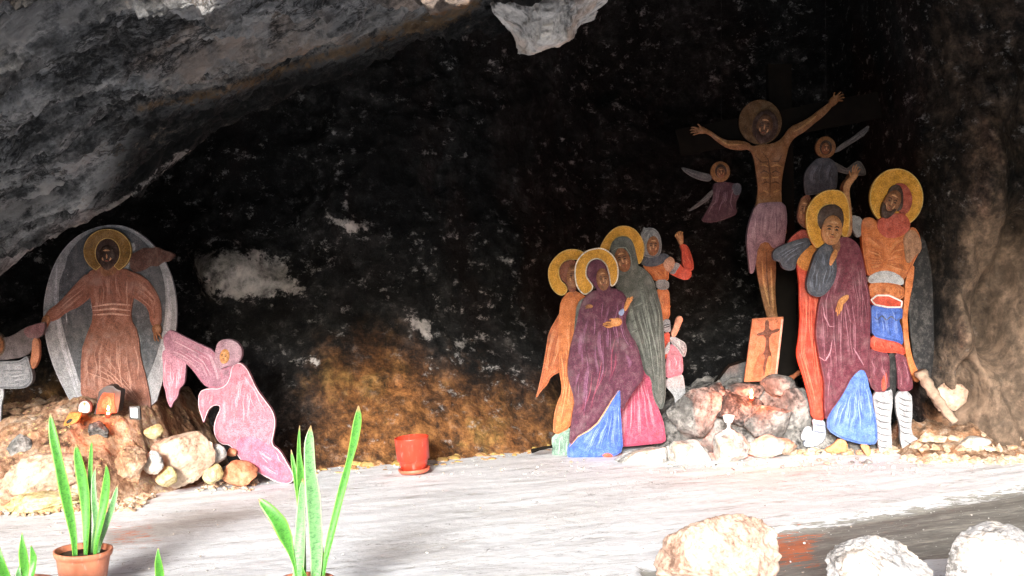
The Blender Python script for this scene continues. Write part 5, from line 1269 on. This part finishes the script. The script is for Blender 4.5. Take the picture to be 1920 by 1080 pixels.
g = f.region("robe", P('PK', [(495, 282), (545, 260), (592, 300), (622, 360), (652, 430), (712, 510), (757, 570), (774, 640), (762, 710), (747, 780), (802, 820), (842, 890), (882, 960), (892, 1002), (860, 1031), (800, 1028), (740, 1002), (650, 953), (570, 903), (518, 832), (480, 782), (430, 783), (393, 742), (380, 680), (393, 620), (430, 542), (388, 532), (350, 562), (330, 622), (318, 652), (303, 600), (283, 540), (288, 450), (340, 426), (430, 430), (480, 380)]), P_ROSE, 3, 0.032, 24)
f.folds(g, P('PK', [(560, 300), (450, 500), (400, 740)]), P('PK', [(600, 330), (730, 560), (740, 760)]), 20, P_ROSEL, P_ROSED, 103, (1.2, 3.2), 5, (0.2, 0.6))
f.folds(g, P('PK', [(300, 460), (310, 620)]), P('PK', [(400, 440), (360, 550)]), 8, P_ROSEL, P_ROSED, 104, (1.2, 2.8), 2)
pk = f.region("robe_train", P('PK', [(560, 735), (650, 720), (738, 790), (795, 828), (838, 895), (876, 962), (884, 1000), (858, 1024), (800, 1020), (742, 994), (655, 946), (580, 898), (535, 830), (520, 760)]), paint((0.50, 0.12, 0.19), 0.4), 4, 0.026, 24)
f.folds(pk, P('PK', [(560, 750), (620, 880), (840, 1010)]), P('PK', [(700, 770), (790, 850), (870, 980)]), 10, P_ROSEL, P_ROSED, 105, (1.2, 3), 4, (0.2, 0.6))
f.outline(g, P_ROSEL, 1.6)
f.region("hood", P('PK', [(392, 200), (408, 138), (450, 116), (512, 123), (553, 158), (565, 210), (548, 262), (502, 284), (450, 292), (418, 312), (388, 272)]), paint((0.33, 0.19, 0.23), 0.4), 5, 0.03)
f.face(290 + 455 / 3.375, 600 + 225 / 3.375, 9, 14, 8, paint((0.52, 0.24, 0.08), 0.2), 7, -0.3)

f = Fig("painted_figure", "painted cut-out grey robed figure cut by the left border, arm stretched to the aureole", "cut-out figure", 7.9, (-40, 905), GC)
f.region("underdress", P('LF', [(-180, 700), (40, 740), (44, 820), (27, 870), (20, 960), (0, 1560), (-200, 1560)]), P_WHT, 0, 0.02)
f.region("arm", P('LF', [(-160, 330), (60, 328), (140, 298), (210, 248), (290, 218), (350, 203), (392, 188), (397, 240), (372, 312), (322, 332), (302, 400), (252, 472), (150, 505), (-160, 530)]), paint((0.10, 0.08, 0.085), 0.45), 1, 0.024)
f.region("cuff", P('LF', [(210, 255), (290, 220), (392, 190), (396, 240), (372, 310), (300, 335), (240, 320)]), paint((0.17, 0.075, 0.085), 0.4), 3, 0.02)
f.region("forearm", P('LF', [(288, 325), (345, 338), (348, 430), (347, 500), (312, 582), (284, 592), (268, 540), (283, 450)]), paint((0.40, 0.15, 0.07), 0.4), 2, 0.022)
g = f.region("drape", P('LF', [(-260, 530), (120, 523), (190, 518), (252, 468), (277, 560), (300, 640), (292, 702), (242, 748), (150, 755), (40, 753), (-260, 760)]), P_GRY, 4, 0.024)
f.folds(g, P('LF', [(0, 540), (200, 530), (280, 560)]), P('LF', [(0, 740), (150, 740), (285, 690)]), 9, P_GRYL, P_GRYD, 111, (1.2, 3), 4)
f.region("head_cloth", ell('LF', -30, 390, 92, 110), paint((0.13, 0.09, 0.06), 0.4), 3, 0.03)
f.face(0, 560 + 395 / 4.5, 12, 19, 10, P_SKIND, 6, 0.3)

# ------------------------------------------------------------------ shrine objects
M_FRAME = plain("black_frame", (0.02, 0.018, 0.016), 0.5, 0.4, 0.3)
def flame(parent, c, hgt, power):
    n = 12; vs, fs = [], []
    for i in range(n + 1):
        t = i / n; r = hgt * 0.24 * math.sin(math.pi * min(1, t * 1.0) ** 0.7) * (1 - 0.25 * t)
        for j in range(10):
            a = j / 10 * 2 * math.pi
            vs.append((c[0] + r * math.cos(a), c[1] + r * math.sin(a), c[2] + hgt * t))
    for i in range(n):
        for j in range(10):
            fs.append([i * 10 + j, i * 10 + (j + 1) % 10, i * 10 + 10 + (j + 1) % 10, i * 10 + 10 + j])
    mesh_obj("flame", vs, fs, emis("flame", (1.0, 0.55, 0.16), 14), parent)
    ld = bpy.data.lights.new("candle_light", 'POINT'); ld.energy = power; ld.color = (1.0, 0.15, 0.022); ld.shadow_soft_size = 0.02
    lo = bpy.data.objects.new("candle_light", ld); COL.objects.link(lo)
    lo.parent = parent; lo.location = Vector(c) + Vector((0, -0.015, hgt * 0.6)) - Vector(parent.location)

def lathe(name, prof, c, mat, parent, seg=28, tilt=None):
    vs, fs = [], []
    for r, z in prof:
        for j in range(seg):
            a = 2 * math.pi * j / seg
            v = Vector((r * math.cos(a), r * math.sin(a), z))
            if tilt: v = tilt @ v
            vs.append((c[0] + v.x, c[1] + v.y, c[2] + v.z))
    for i in range(len(prof) - 1):
        for j in range(seg):
            fs.append([i * seg + j, i * seg + (j + 1) % seg, (i + 1) * seg + (j + 1) % seg, (i + 1) * seg + j])
    return mesh_obj(name, vs, fs, mat, parent)

M_WAX = plain("white_wax", (0.7, 0.6, 0.5), 0.5, 0.4, 0.1)
def candle(label, u, v, D, r, h, fl, power):
    b = pt(u, v, D)
    t = empty("candle", b, label, "candle", "burning candles")
    lathe("cup", [(0.001, 0), (r, 0), (r * 1.1, h * .5), (r * 1.15, h * .55), (r * 1.0, h * .55), (0.9 * r, h * .15)], b, plain("red_glass", (0.4, 0.06, 0.03), 0.15, 0.6, 0.1), t)
    lathe("wax", [(0.001, h * .1), (r * .8, h * .1), (r * .75, h), (0.001, h * .97)], b, M_WAX, t)
    lathe("wick", [(0.001, h * .97), (0.002, h), (0.0015, h + 0.012), (0.0005, h + 0.013)], b, M_FRAME, t, 6)
    flame(t, (b.x, b.y, b.z + h + 0.008), fl, power)
candle("lit candle in front of the dark arched icon box on the left mound", 203, 783, 7.48, 0.014, 0.035, 0.032, 0.7)
candle("lit candle glowing orange on the right rock pile below the crucifix picture", 1409, 751, 8.81, 0.016, 0.03, 0.045, 4.5)

f = Fig("icon_box", "dark arched icon box with a red front behind the left candle", "icon box", 7.66, (212, 776))
f.region("case", P('SH', [(660, 560), (700, 400), (725, 240), (790, 180), (850, 152), (930, 152), (975, 200), (1045, 225), (1030, 350), (1000, 540)]), M_FRAME, 0, 0.01, 6, 0.09, 0)
f.region("red_panel", P('SH', [(690, 555), (720, 400), (770, 285), (800, 252), (950, 262), (955, 400), (985, 540)]), paint((0.42, 0.07, 0.02), 0.3), 1, 0.006, 6, 0.09, 0)
f.region("portrait", P('SH', [(770, 480), (790, 350), (830, 300), (890, 305), (915, 360), (925, 480)]), paint((0.34, 0.12, 0.05), 0.3), 2, 0.01, 6, 0.09, 1)
f = Fig("small_icon", "small white round-topped icon with a dark rim left of the candle", "icon", 7.58, (160, 774))
f.region("frame", P('SH', [(372, 565), (378, 450), (410, 395), (465, 370), (525, 385), (565, 430), (575, 480), (555, 575)]), paint((0.10, 0.03, 0.02), 0.2), 0, 0.006, 3, 0.02, 1)
f.region("picture", P('SH', [(382, 560), (390, 455), (420, 408), (465, 388), (515, 402), (542, 440), (548, 480), (538, 565)]), paint((0.66, 0.6, 0.56), 0.2), 1, 0.004, 3, 0.02, 1)
f.region("emblem", P('SH', [(455, 420), (478, 405), (490, 430), (478, 465), (458, 455)]), paint((0.55, 0.25, 0.1), 0.2), 2, 0.004, 3, 0.02, 1)
f = Fig("small_icon", "little orange and black icon lying tilted on the left mound", "icon", 7.5, (137, 794))
f.region("plaque", P('SH', [(160, 740), (215, 620), (250, 560), (425, 560), (400, 640), (340, 710), (180, 755)]), paint((0.55, 0.2, 0.03), 0.25), 0, 0.006, 3, 0.02, 0)
f.region("emblem", P('SH', [(200, 690), (250, 650), (300, 645), (300, 670), (240, 720), (215, 722)]), P_BLACK, 1, 0.006, 3, 0.02, 1)
f = Fig("framed_picture", "tiny black framed grey picture at the salmon robed figure's foot", "picture", 7.5, (254, 787))
f.region("frame", P('SH', [(1112, 470), (1265, 470), (1278, 668), (1120, 655)]), M_FRAME, 0, 0.006, 3, 0.025, 0)
f.region("print", P('SH', [(1132, 488), (1238, 488), (1245, 640), (1138, 630)]), paint((0.55, 0.55, 0.58), 0.35), 1, 0.002, 3, 0.025, 0)
g = f.region("figure_print", P('SH', [(1165, 520), (1210, 520), (1220, 600), (1160, 600)]), P_GRYL, 2, 0.002, 3, 0.025, 1)

cb = pt(1366, 810, 8.66)
ch = empty("chalice", cb, "small white chalice standing before the sooty boulder", "chalice")
M_CHAL = plain("white_glaze", (0.78, 0.77, 0.76), 0.25, 0.5, 0.05)
k = 8.66 / F
lathe("foot", [(0.001, 0), (13 * k, 0), (12 * k, 2 * k), (5 * k, 5 * k), (3 * k, 8 * k)], cb, M_CHAL, ch)
lathe("stem", [(3 * k, 8 * k), (2.6 * k, 12 * k), (3.6 * k, 14 * k), (2.6 * k, 16 * k)], cb, M_CHAL, ch)
lathe("bowl", [(2.6 * k, 16 * k), (7 * k, 18 * k), (9.5 * k, 23 * k), (11 * k, 31 * k), (10 * k, 31 * k), (8.5 * k, 23 * k), (4 * k, 19 * k), (0.001, 19 * k)], cb, M_CHAL, ch)

# red pot, slightly tilted in its saucer
def worn_plastic(name, c, rough):
    n = NT(name)
    a = n.noise(14, 6, 0.7); d = n.noise(38, 8, 0.75, n.mapping((1, 1, 0.3)))
    col = n.ramp(a, (0.35, sc3(c, 0.8)), (0.65, sc3(c, 1.15)))
    col = n.mix(n.math('MULTIPLY', n.smooth(d, 0.54, 0.70), 0.5), col, lerp3(c, (0.55, 0.5, 0.46), 0.55))
    n.bump(d, 0.0015, 0.4)
    return n.done(col, n.ramp(d, (0.4, rough), (0.65, rough + 0.3)), 0.5)
M_REDP = worn_plastic("red_plastic", (0.52, 0.04, 0.018), 0.3)
M_REDS = plain("faded_red_plastic", (0.55, 0.11, 0.06), 0.45, 0.4, 0.12)
M_SOIL = plain("potting_soil", (0.06, 0.04, 0.028), 0.95, 0.1, 0.5, 40)
D = 8.16; k = D / F
pb = pt(777, 888, D); pb.z = 0.012
rp = empty("flower_pot", pb, "empty glossy red plastic pot tilted in its saucer by the cave wall", "flower pot")
tl = Matrix.Rotation(R(4.5), 3, 'Y') @ Matrix.Rotation(R(2), 3, 'X')
tl = Matrix.Rotation(R(-5), 3, 'Y')
lathe("saucer", [(0.001, 0), (26 * k, 0), (29 * k, 3 * k), (30 * k, 8 * k), (28.5 * k, 8 * k), (27 * k, 3.5 * k), (0.001, 2 * k)], pb, M_REDS, rp, 40, tl)
lathe("pot_body", [(0.001, 3 * k), (23 * k, 3 * k), (26.5 * k, 20 * k), (27.5 * k, 23 * k), (30.5 * k, 24.5 * k), (32 * k, 64 * k), (32.5 * k, 66 * k), (30.5 * k, 66 * k), (28.5 * k, 30 * k), (24 * k, 20 * k), (0.001, 20 * k)], pb, M_REDP, rp, 48, tl)

# ------------------------------------------------------------------ snake plants
def leaf_mat(name, base, band, edge):
    n = NT(name)
    uv = n.t.nodes.new("ShaderNodeUVMap").outputs[0]
    mp = n.mapping((3, 60, 1), vec=uv)
    a = n.noise(1.0, 4, 0.65, mp, 1.2)
    col = n.ramp(a, (0.36, band), (0.5, base), (0.7, sc3(base, 1.3)))
    sx = n.t.nodes.new("ShaderNodeSeparateXYZ"); n.link(uv, sx.inputs[0])
    e = n.math('ABSOLUTE', n.math('SUBTRACT', sx.outputs[0], 0.5))
    col = n.mix(n.smooth(e, 0.40, 0.46), col, edge)
    ln = n.noise(3, 4, 0.6, n.mapping((14, 2.5, 1), vec=uv))
    col = n.mix(n.math('MULTIPLY', n.smooth(ln, 0.5, 0.7), 0.5), col, n.mix(1.0, col, (0.5, 0.55, 0.5), 'MULTIPLY'))
    tipn = n.math('ADD', sx.outputs[1], n.math('MULTIPLY', n.math('SUBTRACT', ln, 0.5), 0.05))
    col = n.mix(n.smooth(tipn, 0.955, 0.985), col, (0.22, 0.14, 0.06))
    n.bump(n.noise(4, 3, 0.6, n.mapping((40, 4, 1), vec=uv)), 0.001, 0.4)
    return n.done(col, 0.38, 0.45)
M_LEAF = leaf_mat("leaf_green", (0.05, 0.19, 0.022), (0.016, 0.085, 0.012), (0.15, 0.29, 0.04))
M_LEAFP = leaf_mat("leaf_pale", (0.11, 0.24, 0.09), (0.035, 0.13, 0.04), (0.24, 0.32, 0.18))
M_TERR = worn_plastic("terracotta_plastic", (0.42, 0.145, 0.075), 0.42)

def leaf(root, cr, pts, D, mat, yaw=0.0, dy=0.0, lean=0.0):
    ox, oy, s = CR[cr]
    A = np.array([(ox + a / s, oy + b / s, w_ / s) for a, b, w_ in pts])
    t0 = np.r_[0, np.cumsum(np.linalg.norm(np.diff(A[:, :2], axis=0), axis=1))]; t0 /= t0[-1]
    n = 44; t = np.linspace(0, 1, n)
    # smooth resample
    def cr_(col):
        y = np.interp(t, t0, A[:, col]); 
        for _ in range(3): y[1:-1] = (y[:-2] + 2 * y[1:-1] + y[2:]) / 4
        return y
    u, v, wd = cr_(0), cr_(1), cr_(2)
    kk = D / F
    X = (u - CX) * kk; Z = EYE + (HV - v) * kk
    Y = D + dy + lean * t ** 1.5 + 0.01 * np.sin(t * 5 + yaw * 7)
    T = np.stack([np.gradient(X), np.gradient(Z)], -1); T /= np.linalg.norm(T, axis=1)[:, None]
    N = np.stack([T[:, 1], -T[:, 0]], -1)
    hw = wd * kk / 2
    vs, uvs = [], []
    m = 7
    tw = yaw + 0.5 * np.sin(t * 2.2 + yaw * 3)
    for side in (0, 1):
        for j in range(m):
            q = j / (m - 1) * 2 - 1
            d = q * hw / np.maximum(np.cos(tw), 0.5)
            gro = 0.32 * hw * q * q + (0.0025 if side else 0)
            vs.append(np.stack([X + N[:, 0] * d * np.cos(tw) - 0, Y - gro + d * np.sin(tw), Z + N[:, 1] * d * np.cos(tw)], -1))
            uvs.append(np.stack([np.full(n, (q + 1) / 2), t], -1))
    Vv = np.concatenate(vs); UV = np.concatenate(uvs)
    fs = []
    for side in (0, 1):
        b = side * m * n
        for j in range(m - 1):
            for i in range(n - 1):
                q = [b + j * n + i, b + j * n + i + 1, b + (j + 1) * n + i + 1, b + (j + 1) * n + i]
                fs.append(q if side else q[::-1])
    for j in (0, m - 1):
        for i in range(n - 1):
            q = [j * n + i, j * n + i + 1, m * n + j * n + i + 1, m * n + j * n + i]
            fs.append(q)
    o = mesh_obj("leaf", Vv, fs, mat, root)
    ul = o.data.uv_layers.new(name="UVMap")
    li = np.empty(len(o.data.loops), dtype=np.int32); o.data.loops.foreach_get('vertex_index', li)
    ul.data.foreach_set('uv', UV[li].astype(np.float32).ravel())

def pot(root, c, rt, rb, h):
    lathe("pot_body", [(0.001, 0), (rb, 0), (rt * 0.93, h * 0.82), (rt * 0.94, h * 0.86), (rt * 1.0, h * 0.88), (rt * 1.03, h * 0.94), (rt * 1.03, h), (rt * 0.95, h), (rt * 0.93, h * 0.9), (rt * 0.8, h * 0.85)], c, M_TERR, root, 56)
    vs = [(c[0], c[1], c[2] + h * 0.9)]; 
    for j in range(40):
        a = 2 * math.pi * j / 40; vs.append((c[0] + rt * .93 * math.cos(a), c[1] + rt * .93 * math.sin(a), c[2] + h * 0.88))
    mesh_obj("soil", vs, [[0, 1 + j, 1 + (j + 1) % 40] for j in range(40)], M_SOIL, root)

GP = "potted snake plants"
D1 = 5.44; b = pt(156, 1030, D1)
t = empty("snake_plant", (b.x, D1, 0), "snake plant in a terracotta pot in front of the left mound", "potted plant", GP)
pot(t, (b.x, D1, 0.0), 52 * D1 / F, 38 * D1 / F, b.z)
for pts, m_, yw, dy in (([(205, 960, 24), (200, 860, 30), (185, 750, 40), (150, 550, 52), (120, 400, 44), (85, 240, 46), (68, 150, 26), (60, 100, 3)], M_LEAF, 0.2, -.03),
        ([(262, 960, 24), (262, 850, 36), (260, 750, 48), (248, 600, 60), (232, 480, 60), (215, 380, 46), (205, 320, 26), (203, 292, 4)], M_LEAF, -0.15, 0),
        ([(272, 960, 12), (270, 700, 18), (268, 450, 24), (272, 330, 18), (276, 275, 4)], M_LEAF, 0.5, .03),
        ([(285, 960, 18), (300, 860, 24), (318, 780, 30), (300, 600, 28), (295, 500, 20), (303, 440, 4)], M_LEAFP, 0.3, .02),
        ([(325, 960, 24), (335, 860, 32), (350, 780, 42), (375, 620, 54), (390, 500, 40), (392, 440, 18), (386, 405, 3)], M_LEAF, -0.25, -.02),
        ([(312, 960, 18), (335, 880, 22), (365, 800, 28), (405, 690, 34), (430, 590, 24), (438, 545, 4)], M_LEAFP, 0.2, .02),
        ([(190, 960, 14), (170, 870, 20), (145, 780, 26), (120, 690, 28), (108, 540, 20), (110, 420, 4)], M_LEAFP, -0.3, .03)):
    leaf(t, 'P1', pts, D1, m_, yw, dy, 0.0)
D2 = 5.0; b = pt(575, 1086, D2)
t = empty("snake_plant", (b.x, D2, 0), "tall snake plant with spreading leaves right of the terracotta potted one", "potted plant", GP)
pot(t, (b.x, D2, 0.0), 52 * D2 / F, 38 * D2 / F, b.z)
for pts, m_, yw, dy in (([(355, 1110, 52), (362, 1000, 66), (358, 850, 78), (345, 600, 82), (328, 450, 62), (322, 300, 56), (325, 240, 46), (330, 180, 4)], M_LEAFP, 0.1, -.01),
        ([(262, 1110, 60), (266, 1000, 72), (270, 850, 66), (276, 700, 50), (285, 540, 30), (290, 485, 4)], M_LEAFP, -0.2, -.04),
        ([(280, 1110, 20), (272, 900, 30), (262, 640, 38), (262, 480, 44), (250, 350, 22), (250, 250, 15), (253, 190, 3)], M_LEAF, 0.2, .03),
        ([(272, 1110, 16), (262, 800, 22), (248, 640, 22), (228, 500, 28), (208, 400, 22), (198, 340, 4)], M_LEAF, 0.3, .04),
        ([(395, 1110, 22), (405, 1010, 28), (440, 850, 42), (480, 680, 42), (520, 520, 46), (550, 410, 34), (580, 290, 48), (600, 180, 52), (610, 110, 38), (608, 68, 6)], M_LEAF, -0.15, .02),
        ([(262, 1110, 10), (245, 1000, 14), (222, 910, 30), (200, 830, 66), (165, 740, 78), (110, 670, 62), (60, 620, 42), (36, 598, 8)], M_LEAF, 0.15, -.06),
        ([(320, 1110, 20), (310, 1050, 26), (300, 985, 4)], M_LEAF, 0.1, -.08),
        ([(385, 1110, 26), (392, 1000, 20), (386, 880, 4)], M_LEAF, 0.1, .04)):
    leaf(t, 'P2', pts, D2, m_, yw, dy, 0.0)
rs = random.Random(4)
for i in range(7):
    x = 330 + i * 18; leaf(t, 'P2', [(x, 1110, 10), (x + rs.uniform(-12, 12), 1075, 12), (x + rs.uniform(-25, 25), 1035 + rs.uniform(-10, 10), 3)], D2, M_LEAF, rs.uniform(-.4, .4), -.09)
D3 = 4.95; b = pt(45, 1092, D3)
t = empty("snake_plant", (b.x, D3, 0), "snake plant cut off by the bottom left corner of the picture", "potted plant", GP)
pot(t, (b.x, D3, 0.0), 56 * D3 / F, 42 * D3 / F, b.z)
for pts, m_, yw in (([(130, 1120, 36), (130, 1040, 42), (128, 950, 38), (122, 846, 4)], M_LEAF, .1), ([(165, 1120, 30), (172, 1050, 36), (176, 980, 34), (168, 915, 4)], M_LEAF, -.2), ([(40, 1120, 36), (22, 1060, 42), (10, 990, 32), (0, 925, 4)], M_LEAF, .2), ([(100, 1120, 20), (105, 1060, 24), (108, 1020, 4)], M_LEAFP, .2)):
    leaf(t, 'P3', pts, D3, m_, yw, 0, 0)
D4 = 4.95; b = pt(300, 1098, D4)
t = empty("snake_plant", (b.x, D4, 0), "snake plant showing a single leaf tip at the bottom edge", "potted plant", GP)
pot(t, (b.x, D4, 0.0), 50 * D4 / F, 38 * D4 / F, b.z)
leaf(t, 'P3', [(850, 1135, 34), (850, 1070, 42), (848, 1000, 32), (846, 928, 4)], D4, M_LEAF, .1, 0, 0)
